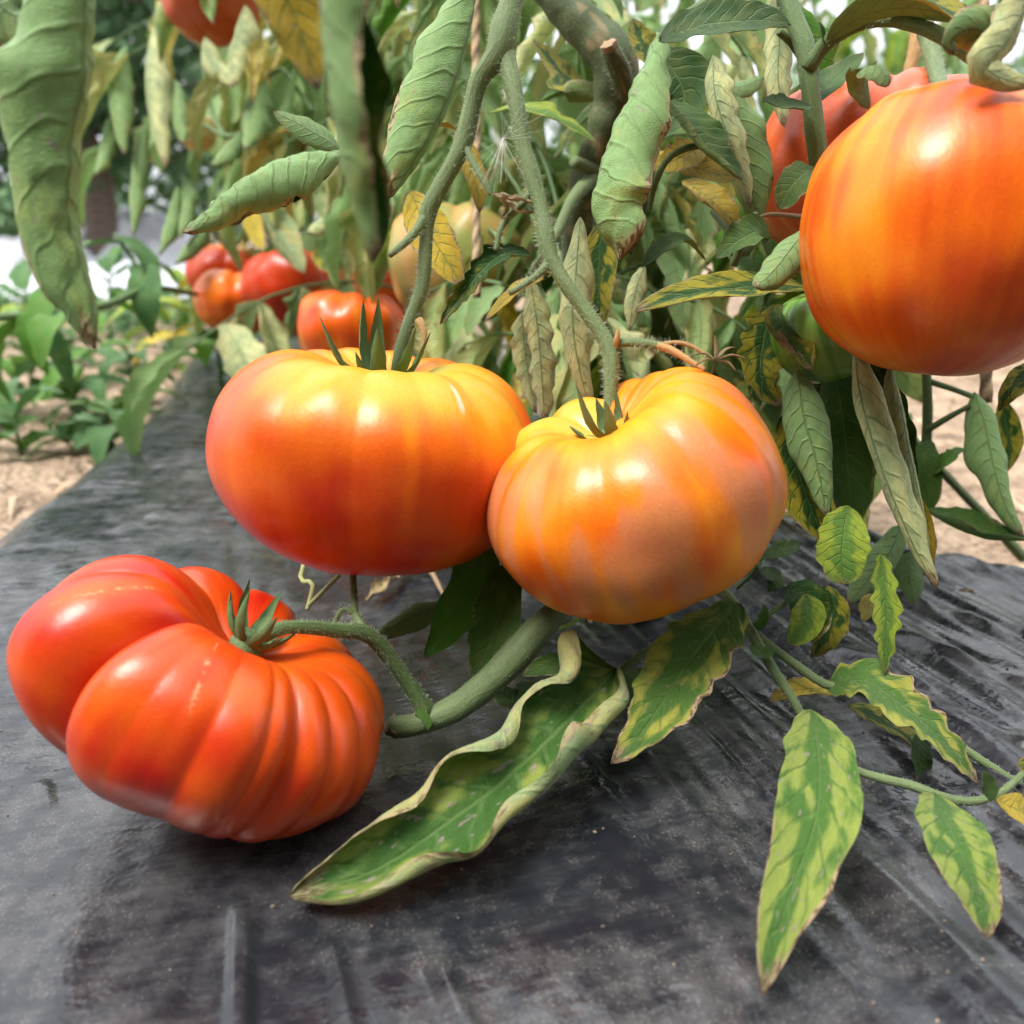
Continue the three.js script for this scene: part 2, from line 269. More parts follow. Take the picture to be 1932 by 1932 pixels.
{
  const rows = []; for (let f = -0.25, d = 0.0026; f < 4; f += d) { rows.push(f); if (f > 0.75) d *= 1.03; }
  const NC = 460, g = gridGeo(rows.length - 1, NC, (i, j) => {
    const f = rows[i], x = lerp(poly(LEFT, f) - 0.06, poly(RIGHT, f) + 0.06, j / NC); return [x, bedY(x, f), -f];
  }, (i, j, p) => [(p[0] * 0.963 - p[2] * 0.27) / 0.46, (-p[2] * 0.963 - p[0] * 0.27) / 0.46]);
  g.index.array.reverse?.(); g.computeVertexNormals();
  { const n = g.attributes.normal; let up = 0; for (let i = 0; i < n.count; i += 97) up += n.getY(i); if (up < 0) { const a = g.index.array; for (let i = 0; i < a.length; i += 3) { const t = a[i]; a[i] = a[i + 1]; a[i + 1] = t; } g.computeVertexNormals(); } }
  const m = shade(new THREE.Mesh(g, plasticMat)); m.name = 'plastic_mulch_ground'; m.userData = { kind: 'structure', label: 'black plastic mulch sheet stretched over the raised bed' }; scene.add(m);
}
const SOIL_Y = -0.052;
const soilTex = dataTex(1024, 1024, (x, y) => {
  const X = x * 30, Y = y * 30, a = fbm(X * 0.4, Y * 0.4), b = fbm(X * 3, Y * 3, 3), s = Math.max(n2(X * 2.2 + Y * 1.3, Y * 9 - X * 2), n2(X * 9 + Y * 2, Y * 2 - X));
  let c = mix3([0.20, 0.125, 0.080], [0.36, 0.26, 0.175], clamp(0.5 + a + 0.6 * b)); c = mix3(c, [0.50, 0.40, 0.29], 0.7 * sm(0.45, 0.75, s)); return mix3(c, [0.07, 0.045, 0.03], 0.6 * sm(0.15, 0.6, -b - a * 0.3));
}, true, true);
const soilMat = new THREE.MeshStandardMaterial({ name: 'soil', map: soilTex, roughness: 0.95, bumpMap: dataTex(512, 512, (x, y) => 0.5 + 0.3 * n2(x * 25, y * 25) + 0.25 * n2(x * 70, y * 70), false, true), bumpScale: 0.012 });
const soilY = (x, z) => SOIL_Y + 0.012 * n2(x * 5, z * 5) + 0.006 * n2(x * 17, z * 17);
{
  const R = [0]; for (let r = 0.08; r < 130; r *= 1.06) R.push(r);
  const g = gridGeo(R.length - 1, 128, (i, j) => { const a = j / 128 * 6.28319, x = Math.cos(a) * R[i], z = Math.sin(a) * R[i]; return [x, R[i] < 5 ? soilY(x, z) : SOIL_Y, z]; }, (i, j, p) => [p[0] / 0.9, p[2] / 0.9]);
  const n = g.attributes.normal; if (n.getY(600) < 0) { const a = g.index.array; for (let i = 0; i < a.length; i += 3) { const t = a[i]; a[i] = a[i + 1]; a[i + 1] = t; } g.computeVertexNormals(); }
  const m = shade(new THREE.Mesh(g, soilMat)); m.name = 'soil_ground'; m.userData = { kind: 'structure' }; scene.add(m);
}
{ // straw and wood chips strewn over the soil; crumbs of soil on the plastic
  const R = rngOf(5);
  const chip = gridGeo(4, 1, (i, j) => [(i / 4 - 0.5), 0.10 * Math.sin(i / 4 * 3.1), (j - 0.5) * (0.22 - 0.05 * i)], (i, j) => [i / 4, j]);
  const chips = new THREE.InstancedMesh(chip, new THREE.MeshStandardMaterial({ name: 'straw', color: 0xffffff, roughness: 0.85, side: THREE.DoubleSide }), 9000);
  const M = new THREE.Matrix4(), Q = new THREE.Quaternion(), E = new THREE.Euler(), C = new THREE.Color(); let k = 0;
  for (let tries = 0; tries < 60000 && k < 9000; tries++) {
    const f = 0.25 + 4.2 * Math.pow(R(), 1.6), x = -2.2 + 4.4 * R();
    if (Math.abs(x) > f * 0.72 + 0.1 || (x > poly(LEFT, f) + 0.012 && x < poly(RIGHT, f) - 0.012)) continue;
    E.set((R() - 0.5) * 0.9, R() * 6.28, (R() - 0.5) * 0.6); Q.setFromEuler(E); const l = 0.012 + 0.035 * R() * R();
    M.compose(V(x, Math.max(soilY(x, -f), x > 0 || x < -0 ? bedY(x, f) : -1) + 0.002 + 0.006 * R(), -f), Q, V(l, l * 0.7, l * (0.5 + 0.9 * R()))); chips.setMatrixAt(k, M);
    const t = R(), b = 0.7 + 0.5 * R(); C.setRGB(lerp(0.30, 0.58, t) * b, lerp(0.18, 0.45, t) * b, lerp(0.10, 0.31, t) * b); chips.setColorAt(k++, C);
  }
  chips.count = k; chips.name = 'straw_litter'; chips.userData = { kind: 'stuff', label: 'pale straw and wood chips strewn over the brown soil', category: 'straw' }; shade(chips); scene.add(chips);
  const crumbs = new THREE.InstancedMesh(new THREE.IcosahedronGeometry(1, 0), new THREE.MeshStandardMaterial({ name: 'crumb', color: 0xffffff, roughness: 0.95 }), 1500);
  for (let i = 0; i < 1500; i++) {
    const f = 0.12 + 0.6 * Math.pow(R(), 1.2), x = -0.3 + 0.62 * R(), s = 0.00016 + 0.00055 * Math.pow(R(), 7); E.set(R() * 6, R() * 6, R() * 6); Q.setFromEuler(E);
    M.compose(V(x, bedY(x, f) + s * 0.4, -f), Q, V(s, s * 0.7, s * 1.3)); crumbs.setMatrixAt(i, M); const b = 0.5 + R(); C.setRGB(0.17 * b, 0.13 * b, 0.10 * b); crumbs.setColorAt(i, C);
  }
  crumbs.name = 'soil_crumbs'; crumbs.userData = { kind: 'stuff', label: 'fine soil crumbs scattered over the black plastic', category: 'soil' }; shade(crumbs); scene.add(crumbs);
}
// far trees: trunk, limbs and a crown of leaf clumps
function leafCloud(seed, n, centre, rad, size, hole = 0.25) {
  const R = rngOf(seed), out = [], base = new THREE.BufferGeometry();
  const P = [], U = [], I = [];
  for (let i = 0, k = 0; i < n; i++) {
    const d = V(R() - 0.5, R() - 0.5, R() - 0.5).normalize().multiplyScalar(Math.pow(0.15 + 0.85 * R(), 0.5)), p = V(d.x * rad.x, d.y * rad.y, d.z * rad.z).add(centre);
    if (n3(p.x * 2.2 / rad.x + seed, p.y * 2.2 / rad.y, p.z * 2.2 / rad.z) < -0.35 + hole) { if (R() < 0.93) continue; }
    const e = new THREE.Euler(R() * 6, R() * 6, R() * 6), s = size * (0.5 + R());
    const q = [V(0, 0, 0), V(0.35, 0.45, 0.08), V(0, 1, 0), V(-0.35, 0.45, 0.08)].map((v) => v.multiplyScalar(s).applyEuler(e).add(p));
    for (const v of q) P.push(v.x, v.y, v.z); U.push(0.25, 0, 0.45, 0.45, 0.25, 1, 0.05, 0.45); I.push(k, k + 1, k + 3, k + 1, k + 2, k + 3); k += 4;
  }
  base.setAttribute('position', new THREE.Float32BufferAttribute(P, 3)); base.setAttribute('uv', new THREE.Float32BufferAttribute(U, 2)); base.setIndex(I); base.computeVertexNormals(); return base;
}
const barkMat = new THREE.MeshStandardMaterial({ name: 'bark', map: dataTex(128, 256, (x, y) => { const k = 0.7 + 0.5 * n3(Math.cos(x * 6.28) * 3, Math.sin(x * 6.28) * 3, y * 6) + 0.2 * n2(x * 40, y * 30); return [0.16 * k, 0.125 * k, 0.10 * k]; }, true, true), roughness: 0.95 });
const crownMat = [[0.032, 0.085, 0.026], [0.060, 0.15, 0.040], [0.11, 0.20, 0.075]].map((c, i) => new THREE.MeshPhysicalMaterial({ name: 'crown', color: new THREE.Color(...c), roughness: 0.8, transmission: i ? 0.3 : 0, thickness: 0, side: THREE.DoubleSide }));
function tree(p, h, r, mat, seed, label, n = 5000, size = 0.11, low = 0.35, hole = 0.25) {
  const t = thing('broadleaf_tree', label, 'tree', p, 'trees beyond the tomato rows'), tr = 0.045 * h;
  part('trunk', tube([p.clone().add(V(0, -0.2, 0)), p.clone().add(V(0.03 * h, h * 0.25, 0)), p.clone().add(V(-0.02 * h, h * 0.55, 0)), p.clone().add(V(0.01 * h, h * 0.9, 0))], [tr * 1.4, tr, tr * 0.7, tr * 0.2], { n: 24, m: 10, lump: 0.12, seed }), barkMat, t);
  const R = rngOf(seed + 70);
  for (let i = 0; i < 5; i++) { const a = R() * 6.28, y = h * (low + 0.1 * i), e = V(Math.cos(a) * r * 0.7, y + h * 0.14, Math.sin(a) * r * 0.7).add(p); part('limb', tube([V(0, y, 0).add(p), V(Math.cos(a) * r * 0.3, y + h * 0.09, Math.sin(a) * r * 0.3).add(p), e], [tr * 0.5, tr * 0.3, tr * 0.1], { n: 8, m: 6, seed: i }), barkMat, t); }
  part('crown', leafCloud(seed, n, V(0, h * (low + (1 - low) / 2), 0).add(p), V(r, h * (1 - low) * 0.56, r), size, hole), mat, t);
  return t;
}
const farAt = (u, dist) => { const r = at(u, 430, 1).sub(camera.position); r.y = 0; return r.multiplyScalar(dist / -r.z).add(V(0, SOIL_Y, 0)); };
tree(farAt(175, 4.6), 1.75, 0.85, crownMat[0], 21, 'dark green tree with a bare grey trunk behind the left-hand leaves', 4200, 0.10, 0.30);
tree(farAt(-60, 7.5), 2.3, 1.4, crownMat[0], 22, 'dark tree at the left edge beyond the leafless gap', 3600, 0.13, 0.25);
tree(farAt(520, 9), 2.6, 2.0, crownMat[1], 23, 'mid green tree seen through the leaves above the red tomatoes', 6000, 0.14, 0.12);
tree(farAt(1010, 8), 1.55, 1.5, crownMat[2], 24, 'pale bluish green tree below the white sky gap at top centre', 5000, 0.13, 0.1);
tree(farAt(1700, 7), 1.45, 1.7, crownMat[2], 25, 'pale green tree far behind the big orange tomato', 6000, 0.10, 0.1);
// a belt of dark trees closes the field behind the camera; the fruit mirrors it below the open sky
[[-3.6, 1.6], [-2.6, 3.2], [-0.6, 3.9], [1.6, 3.6], [3.4, 2.2]].forEach(([x, z], i) => tree(V(x, SOIL_Y, z), 4.3, 1.45, crownMat[0], 26 + i, ['leftmost', 'second', 'middle', 'fourth', 'rightmost'][i] + ' dark tree of the belt behind the camera, out of view', 7000, 0.26, 0.02));
// low brownish scrub at the left horizon
for (const [u, d, w, h, s, m] of [[-40, 6.5, 0.9, 0.55, 31, 1], [90, 9.5, 1.1, 0.5, 32, 2], [300, 11, 1.6, 0.8, 33, 0], [640, 10, 2, 1.0, 34, 1]]) { const p = farAt(u, d); solo('shrub', leafCloud(s, 1800, p.clone().add(V(0, h * 0.5, 0)), V(w, h * 0.6, w), 0.10, 0), crownMat[m], ['low scrub at the far left edge beyond the soil', 'pale scrub under the white sky at the left', 'dark scrub beyond the white sheets', 'green scrub behind the far red tomatoes'][s - 31], 'shrub', 'scrub at the far end of the field'); }
{ // white sheets lying in the distance on the left
  const mat = new THREE.MeshStandardMaterial({ name: 'white_sheet', color: new THREE.Color(0.42, 0.43, 0.46), roughness: 0.5 });
  const sheet = (u, v, wx, wz, h, seed, label) => { const c = ground(u, v, SOIL_Y); const g = gridGeo(24, 24, (i, j) => { const a = i / 12 - 1, b = j / 12 - 1, e = (1 - Math.pow(Math.abs(a), 3)) * (1 - Math.pow(Math.abs(b), 3)); return [c.x + a * wx, SOIL_Y + 0.004 + e * h * (0.7 + 0.5 * n2(a * 2 + seed, b * 2)) + 0.05 * h * n2(a * 9, b * 9 + seed) * e, c.z + b * wz]; }, (i, j) => [i, j]); mat.side = THREE.DoubleSide; return solo('plastic_sheet', g, mat, label, 'plastic sheet', 'white plastic sheets lying on the soil'); };
  sheet(300, 556, 0.62, 0.35, 0.12, 1, 'white plastic sheet lying flat on soil, nearest the camera');
  sheet(255, 522, 0.42, 0.42, 0.36, 2, 'heaped white plastic sheet below the tree trunk');
  sheet(70, 530, 0.6, 0.5, 0.22, 3, 'low white plastic sheet at the far left behind the seedlings');
}

// ---------------------------------------------------------------- tomatoes
function tomatoGeo(o) {
  const { R, H, cav = 0.3, cavW = 0.42, ribs = [], nt = 220, np = 120, seed = 1, sx = 1, sz = 1, base = 0.05, warp = 0.02, eps = 0.86, low = 1 } = o;
  const pos = (i, j) => {
    const ph = Math.PI * (i / np), th = j / nt * Math.PI * 2, s = Math.sin(ph), c = Math.cos(ph);
    let r = R * Math.pow(s, eps), y = (c > 0 ? H : H * low) * Math.sign(c) * Math.pow(Math.abs(c), 0.92);
    const rho = r / R;
    let rib = 0, rt = 0; for (const [a, w, d] of ribs) { let q = th - a * Math.PI / 180; q = Math.atan2(Math.sin(q), Math.cos(q)); const e = Math.exp(-Math.pow(Math.abs(q) / (w * Math.PI / 180), o.sharp ?? 1.5)); rib += d * e; rt += d * e; }
    const g = sm(0.0, 0.35, rho) * lerp(1, o.fade ?? 0.3, sm(o.f0 ?? 0.7, o.f1 ?? 1.6, ph));
    r *= 1 - rib * g * (ph < 1.57 ? 1 : 1);
    y *= 1 - 0.55 * rib * g;
    y -= cav * H * Math.exp(-Math.pow(rho / cavW, 2)) * (c > 0 ? 1 : 0) * (1 - 0.0 * rt);
    y += base * H * Math.exp(-Math.pow(rho / 0.25, 2)) * (c < 0 ? 1 : 0);
    const x = Math.cos(th) * r, z = Math.sin(th) * r, k = 1 + warp * n3(x / R * 1.3 + seed, y / R * 1.3, z / R * 1.3);
    let q = [x * sx * k, y * k, z * sz * k];
    if (o.shape) q = o.shape(q, th, ph);
    return q;
  };
  const g = gridGeo(np, nt, pos, (i, j) => [j / nt, 1 - i / np]);
  { const n = g.attributes.normal, p = g.attributes.position, a = g.index.array, m = Math.floor(np / 2) * (nt + 1) + 3; if (n.getX(m) * p.getX(m) + n.getZ(m) * p.getZ(m) < 0) { for (let i = 0; i < a.length; i += 3) { const t = a[i]; a[i] = a[i + 1]; a[i + 1] = t; } g.computeVertexNormals(); }
    for (let i = 0; i <= np; i++) { const A = i * (nt + 1), B = A + nt; const v = V(n.getX(A) + n.getX(B), n.getY(A) + n.getY(B), n.getZ(A) + n.getZ(B)).normalize(); n.setXYZ(A, v.x, v.y, v.z); n.setXYZ(B, v.x, v.y, v.z); }
    for (let j = 0; j <= nt; j++) { n.setXYZ(j, 0, 1, 0); n.setXYZ(np * (nt + 1) + j, 0, -1, 0); } }
  return g;
}
const RED = [0.44, 0.011, 0.003], ORG = [0.70, 0.115, 0.003], YEL = [0.80, 0.30, 0.008], GRN = [0.30, 0.33, 0.05], PINK = [0.56, 0.19, 0.085];
// ripeness stops: 0 green, 0.3 yellow, 0.6 orange, 1 red
const ripe = (k) => k < 0.3 ? mix3(GRN, YEL, clamp(k / 0.3)) : k < 0.6 ? mix3(YEL, ORG, (k - 0.3) / 0.3) : mix3(ORG, RED, clamp((k - 0.6) / 0.4));
function tomatoTex(f, w = 1024, seed = 1) {
  return dataTex(w, w / 2, (x, y) => {
    const th = x * Math.PI * 2, ph = (1 - y) * Math.PI, X = Math.cos(th), Z = Math.sin(th);
    const N = (a, b) => n3(X * a + seed * 3, Z * a, ph * b + seed), streak = N(5, 0.5) * 0.6 + N(11, 0.8) * 0.4, blot = N(1.3, 1.2) * 0.7 + N(3, 2.2) * 0.3;
    let c = f(th * 180 / Math.PI, ph, streak, blot, N);
    const s1 = n3(X * 70, Z * 70, ph * 70), s2 = n3(X * 28, Z * 28, ph * 28), k = 1 + 0.08 * s1 + 0.04 * s2; c = [c[0] * k, c[1] * k * (1 + 0.08 * s1), c[2] * k]; const dot = sm(0.72, 0.88, n3(X * 45 + 9, Z * 45, ph * 45)); c = mix3(c, [c[0], c[1] * 1.6 + 0.03, c[2] + 0.02], 0.6 * dot);
    return c;
  }, true);
}
const skinBump = dataTex(512, 256, (x, y) => 0.5 + 0.25 * n3(Math.cos(x * 6.2832) * 40, Math.sin(x * 6.2832) * 40, y * 60) + 0.2 * n3(Math.cos(x * 6.2832) * 9, Math.sin(x * 6.2832) * 9, y * 8));
const skinMat = (map, o = {}) => new THREE.MeshPhysicalMaterial({ name: 'tomato_skin', map, roughness: 0.35, ior: 1.42, bumpMap: skinBump, bumpScale: 0.0001, clearcoat: 0.1, clearcoatRoughness: 0.2, ...o });
function orient(axis, spin = 0) {             // axis in camera-aligned coordinates
  const y = camDir(...axis).normalize(), x = V(1, 0, 0).addScaledVector(y, -y.x).normalize(), z = x.clone().cross(y);
  return new THREE.Quaternion().setFromRotationMatrix(new THREE.Matrix4().makeBasis(x, y, z)).multiply(new THREE.Quaternion().setFromAxisAngle(V(0, 1, 0), spin));
}
const sepalGeo = (L, w, bend, seed) => leafGeo({ pts: [V(0, 0, 0), V(L * 0.35, L * 0.1 * bend, 0), V(L * 0.7, L * 0.3 * bend, 0), V(L, L * 0.75 * bend, 0)], hint: V(0, 1, 0), w, nt: 10, ns: 2, seed, fat: 0.3, point: 0.9, curl: [0.9, 0.9], wave: 0.1, fold: 0.2, th: 0.0003 });
function tomato(label, geo, mat, centre, q, o = {}) {
  const t = thing('tomato', label, 'tomato', centre, 'ripening tomatoes');
  const m = shade(new THREE.Mesh(geo, mat)); m.name = 'fruit'; m.quaternion.copy(q); t.add(m);
  if (o.calyx) {
    const { n, L, w, y, r0 = 0.004, up = 1, seed = 1, skip = 0 } = o.calyx, R = rngOf(seed), c = new THREE.Group(); c.name = 'calyx'; c.quaternion.copy(q); c.position.copy(V(0, y, 0).applyQuaternion(q)); t.add(c);
    const hub = shade(new THREE.Mesh(tube([V(0, -0.004, 0), V(0, 0.002, 0), V(0, 0.006, 0)], [r0 * 1.3, r0 * 1.5, r0], { n: 6, m: 10 }), SM.sepal)); hub.name = 'calyx_hub'; c.add(hub);
    for (let i = 0; i < n; i++) { const s = shade(new THREE.Mesh(sepalGeo(L * (0.75 + 0.5 * R()), w, up * (0.4 + 1.6 * R()), i + seed), SM.sepal)); s.name = 'sepal'; s.rotation.y = (i + 0.5 * R()) / n * Math.PI * 2 + (o.calyx.rot ?? 0); s.rotation.z = 0.35 * up * R(); c.add(s); }
  }
  return t;
}
const rot = (q, v) => v.clone().applyQuaternion(q);

// ribbed red tomato that rests on the plastic
const T1q = orient([0.48, 0.88, 0.10]);
const T1c = at(416, 1309, 0.300);
{
  const geo = tomatoGeo({ R: 0.0610, H: 0.0365, cav: 0.55, cavW: 0.40, nt: 320, np: 150, eps: 0.80, warp: 0.03, sx: 1.0, sz: 0.95, base: 0.1, low: 0.95, fade: 0.55, f0: 0.9, f1: 2.4, sharp: 1.15,
    ribs: [[127, 7, 0.34], [170, 6, 0.15], [208, 8, 0.24], [245, 7, 0.16], [285, 7, 0.22], [325, 6, 0.13], [352, 7, 0.05], [18, 4, 0.08], [37, 3.5, 0.05], [52, 4, 0.11], [63, 3, 0.04], [80, 6, 0.05], [100, 5, 0.02]],
    shape: (p, th) => { const k = 1 + 0.12 * Math.max(0, -Math.cos(th)); return [p[0] * k, p[1] * (1 + (k - 1) * 0.5), p[2] * k]; } });
  const tex = tomatoTex((d, ph, st, bl) => { const right = sm(100, 40, Math.abs(((d - 10 + 540) % 360) - 180)); let k = 0.89 + 0.14 * bl + 0.08 * st - 0.26 * right * sm(2.2, 0.6, ph) * (0.7 + 0.5 * st); let c = ripe(clamp(k, 0.55, 1)); for (const a of [150, 190, 92]) { const q = Math.abs(d - a + 5 * Math.sin(ph * 3 + a)); c = mix3(c, [0.52, 0.32, 0.16], 0.7 * sm(2.2, 0.3, q + 2.2 * Math.abs(n3(d * 0.5, ph * 14, a)) + 1.0 * Math.abs(st)) * sm(-0.3, 0.3, n3(ph * 9, a, d * 0.2)) * sm(1.35, 0.9, ph) * sm(0.3, 0.6, ph)); } return c; }, 1024, 2);
  tomato('large deeply ribbed red tomato resting on the black plastic', geo, skinMat(tex), T1c, T1q, { calyx: { n: 9, L: 0.018, w: 0.0030, y: 0.019, up: 0.9, seed: 3 } });
}
// big orange tomato hanging in the middle
const T2q = orient([0.10, 0.955, 0.28]);
const T2c = at(712, 853, 0.355);
{
  const geo = tomatoGeo({ R: 0.0668, H: 0.0475, cav: 0.42, cavW: 0.40, eps: 0.83, warp: 0.02, sz: 0.95, nt: 260, np: 140,
    ribs: [[150, 10, 0.03], [118, 9, 0.035], [90, 7, 0.045], [66, 7, 0.03], [40, 8, 0.05], [200, 9, 0.10], [225, 9, 0.08], [255, 9, 0.08], [290, 9, 0.1], [325, 8, 0.11], [8, 8, 0.06]],
    shape: (p) => [p[0], p[1] + 0.02 * p[0] * 0, p[2]] });
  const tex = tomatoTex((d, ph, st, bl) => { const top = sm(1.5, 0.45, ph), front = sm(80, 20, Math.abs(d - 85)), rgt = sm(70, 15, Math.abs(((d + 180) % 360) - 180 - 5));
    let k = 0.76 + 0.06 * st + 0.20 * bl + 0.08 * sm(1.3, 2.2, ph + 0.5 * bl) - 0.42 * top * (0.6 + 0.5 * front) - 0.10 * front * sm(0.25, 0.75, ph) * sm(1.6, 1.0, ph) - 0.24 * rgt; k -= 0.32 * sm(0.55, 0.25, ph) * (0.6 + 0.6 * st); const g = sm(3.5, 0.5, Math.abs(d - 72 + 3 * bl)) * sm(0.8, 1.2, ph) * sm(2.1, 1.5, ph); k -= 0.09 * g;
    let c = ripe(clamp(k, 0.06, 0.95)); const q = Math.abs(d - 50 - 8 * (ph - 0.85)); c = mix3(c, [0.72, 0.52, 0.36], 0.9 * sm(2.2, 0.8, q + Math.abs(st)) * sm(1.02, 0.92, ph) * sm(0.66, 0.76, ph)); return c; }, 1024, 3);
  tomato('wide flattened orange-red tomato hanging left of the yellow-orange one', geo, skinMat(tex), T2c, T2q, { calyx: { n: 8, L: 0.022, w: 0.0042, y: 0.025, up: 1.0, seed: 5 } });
}
// yellow-orange tomato in front of it
const T3q = orient([-0.28, 0.88, 0.36]);
const T3c = at(1180, 936, 0.325);
{
  const geo = tomatoGeo({ R: 0.0562, H: 0.0405, cav: 0.42, cavW: 0.36, eps: 0.84, warp: 0.03, nt: 260, np: 140, sx: 1.0,
    ribs: [[160, 8, 0.09], [185, 8, 0.12], [130, 9, 0.03], [100, 9, 0.05], [65, 9, 0.04], [30, 6, 0.06], [10, 6, 0.06], [350, 6, 0.09], [330, 6, 0.10], [310, 7, 0.1], [275, 9, 0.15], [230, 9, 0.15]],
    shape: (p, th) => { const k = 1 + 0.05 * Math.cos(th); return [p[0] * k, p[1] * (1 + 0.22 * Math.max(0, Math.cos(th)) * (p[1] > 0 ? 1 : 0)) , p[2]]; } });
  const tex = tomatoTex((d, ph, st, bl, N) => { const top = sm(1.2, 0.4, ph), back = sm(60, 20, Math.abs(d - 230)); let k = 0.52 + 0.05 * st + 0.18 * bl - 0.10 * top - 0.35 * back * top; let c = ripe(clamp(k, 0.04, 0.75));
    const dull = sm(0.35, 0.6, 0.42 + 0.32 * N(1.1, 0.9) + 0.34 * N(3.1, 0.5) + 0.12 * st + 0.15 * sm(90, 30, d)) * sm(0.55, 1.05, ph); return mix3(c, PINK, 0.72 * dull); }, 1024, 5);
  tomato('rounded yellow-orange tomato with dull pinkish streaks, in front at centre', geo, skinMat(tex), T3c, T3q, { calyx: { n: 6, L: 0.014, w: 0.0032, y: 0.021, up: 1.1, seed: 8, rot: 2.6 } });
}
// large smooth orange tomato at the right edge
const T4c = at(1792, 436, 0.30);
{
  const geo = tomatoGeo({ R: 0.0512, H: 0.0505, cav: 0.22, cavW: 0.35, eps: 0.93, warp: 0.02, nt: 240, np: 140, base: 0.02, fade: 0.6, ribs: [[150, 12, 0.02], [185, 10, 0.05], [100, 12, 0.012], [60, 12, 0.015], [15, 10, 0.03], [220, 12, 0.05], [260, 12, 0.04], [310, 12, 0.05]] });
  const tex = tomatoTex((d, ph, st, bl) => { const red = sm(-0.35, 0.75, st * 0.45 + bl * 0.5 + 0.25 * sm(60, 25, Math.abs(d - 75))); let k = 0.55 + 0.27 * red - 0.10 * sm(100, 160, d) + 0.06 * bl; let c = ripe(clamp(k, 0.3, 0.9)); const e = sm(0.12, 0.05, Math.PI - ph + 0.05 * st); c = mix3(c, [0.20, 0.11, 0.05], 0.8 * e); return c; }, 1024, 7);
  tomato('large smooth orange tomato at the right edge, nearest the top corner', geo, skinMat(tex), T4c, orient([0.02, 0.95, 0.20]));
}
// lobed brownish red tomato behind it
const T5c = at(1655, 318, 0.415);
{
  const geo = tomatoGeo({ R: 0.058, H: 0.046, cav: 0.45, cavW: 0.4, ribs: [[172, 8, 0.13], [200, 8, 0.1], [145, 8, 0.12], [110, 8, 0.12], [75, 8, 0.1], [40, 9, 0.12], [0, 9, 0.14], [320, 9, 0.12], [280, 9, 0.12], [240, 9, 0.12]], warp: 0.05 });
  tomato('lobed brownish red tomato behind the large orange one', geo, skinMat(tomatoTex((d, ph, st, bl) => mix3(ripe(0.80 + 0.12 * bl + 0.06 * st), [0.42, 0.09, 0.03], 0.45), 512, 9)), T5c, orient([0.1, 0.95, 0.2]));
}
// small hard green tomato
tomato('small hard green tomato tucked under the large orange one', tomatoGeo({ R: 0.023, H: 0.021, cav: 0.25, nt: 120, np: 70, ribs: [...Array(12).keys()].map((i) => [i * 30 + 7, 5, 0.035]), warp: 0.02 }), skinMat(tomatoTex((d, ph, st, bl) => mix3([0.085, 0.23, 0.02], [0.17, 0.33, 0.055], sm(0.1, 0.7, Math.abs(Math.cos((d - 7) * 6 * Math.PI / 180)) + 0.3 * st)), 512, 11), { clearcoat: 0.6 }), at(1560, 626, 0.362), orient([-0.35, 0.9, 0.2]), { calyx: { n: 5, L: 0.016, w: 0.0017, y: 0.0185, up: 1, seed: 12, r0: 0.002 } });
// fruit further back
const mid = (ribs, o = {}) => tomatoGeo({ R: 0.05, H: 0.042, cav: 0.4, nt: 110, np: 64, warp: 0.05, ribs: ribs.map((a) => [a, 9, 0.1]), ...o });
const lobes6 = [10, 55, 100, 150, 195, 240, 300];
tomato('red lobed tomato, leftmost of the distant cluster', mid(lobes6), skinMat(tomatoTex((d, ph, st, bl) => ripe(0.86 + 0.1 * bl - 0.35 * sm(0.9, 0.3, ph)), 512, 21)), at(430, 518, 1.08), orient([0.1, 0.9, 0.3], 0.4), { calyx: { n: 5, L: 0.03, w: 0.005, y: 0.03, up: 1.2, seed: 14 } });
tomato('orange tomato hanging in front of the leftmost distant red one', mid([20, 80, 140, 210, 280], { R: 0.047, H: 0.040 }), skinMat(tomatoTex((d, ph, st, bl) => ripe(0.58 + 0.12 * bl), 512, 22)), at(446, 566, 1.0), orient([0.1, 0.95, 0.2], 1.1));
tomato('heart-shaped bright red tomato in the middle of the distant cluster', mid([40, 130, 250], { R: 0.055, H: 0.047, shape: (p) => { const k = 1 - 0.26 * sm(0.0, -0.045, p[1]); return [p[0] * k - (p[1] < 0 ? 0.12 * p[1] * -1 : 0), p[1] * 1.05, p[2] * k]; } }), skinMat(tomatoTex((d, ph, st, bl) => ripe(0.90 - 0.40 * sm(50, 20, Math.abs(((d + 180) % 360) - 180 - 20)) * sm(1.6, 0.8, ph) + 0.05 * bl), 512, 23)), at(556, 550, 0.93), orient([-0.05, 0.98, 0.1]), { calyx: { n: 5, L: 0.02, w: 0.004, y: 0.03, up: 1, seed: 15 } });
tomato('orange-red tomato just behind the wide hanging one', mid([60, 95, 130, 180, 230, 300, 350], { R: 0.0485, H: 0.040 }), skinMat(tomatoTex((d, ph, st, bl) => ripe(0.68 + 0.2 * bl + 0.08 * st), 512, 24)), at(665, 622, 0.76), orient([0.05, 0.97, 0.2], 0.6));
tomato('shaded pinkish tomato peeking out right of the distant cluster', mid(lobes6, { R: 0.045 }), skinMat(tomatoTex((d, ph, st, bl) => ripe(0.75 + 0.1 * bl), 512, 25)), at(722, 556, 1.02), orient([0, 1, 0.2], 2));
tomato('dull red tomato at the top edge behind hanging dry leaves', mid([30, 100, 160, 220, 290], { R: 0.05, H: 0.044 }), skinMat(tomatoTex((d, ph, st, bl) => mix3(ripe(0.85 + 0.1 * bl), [0.36, 0.10, 0.03], 0.4), 512, 26)), at(398, -8, 0.86), orient([0, 1, 0.1], 1));
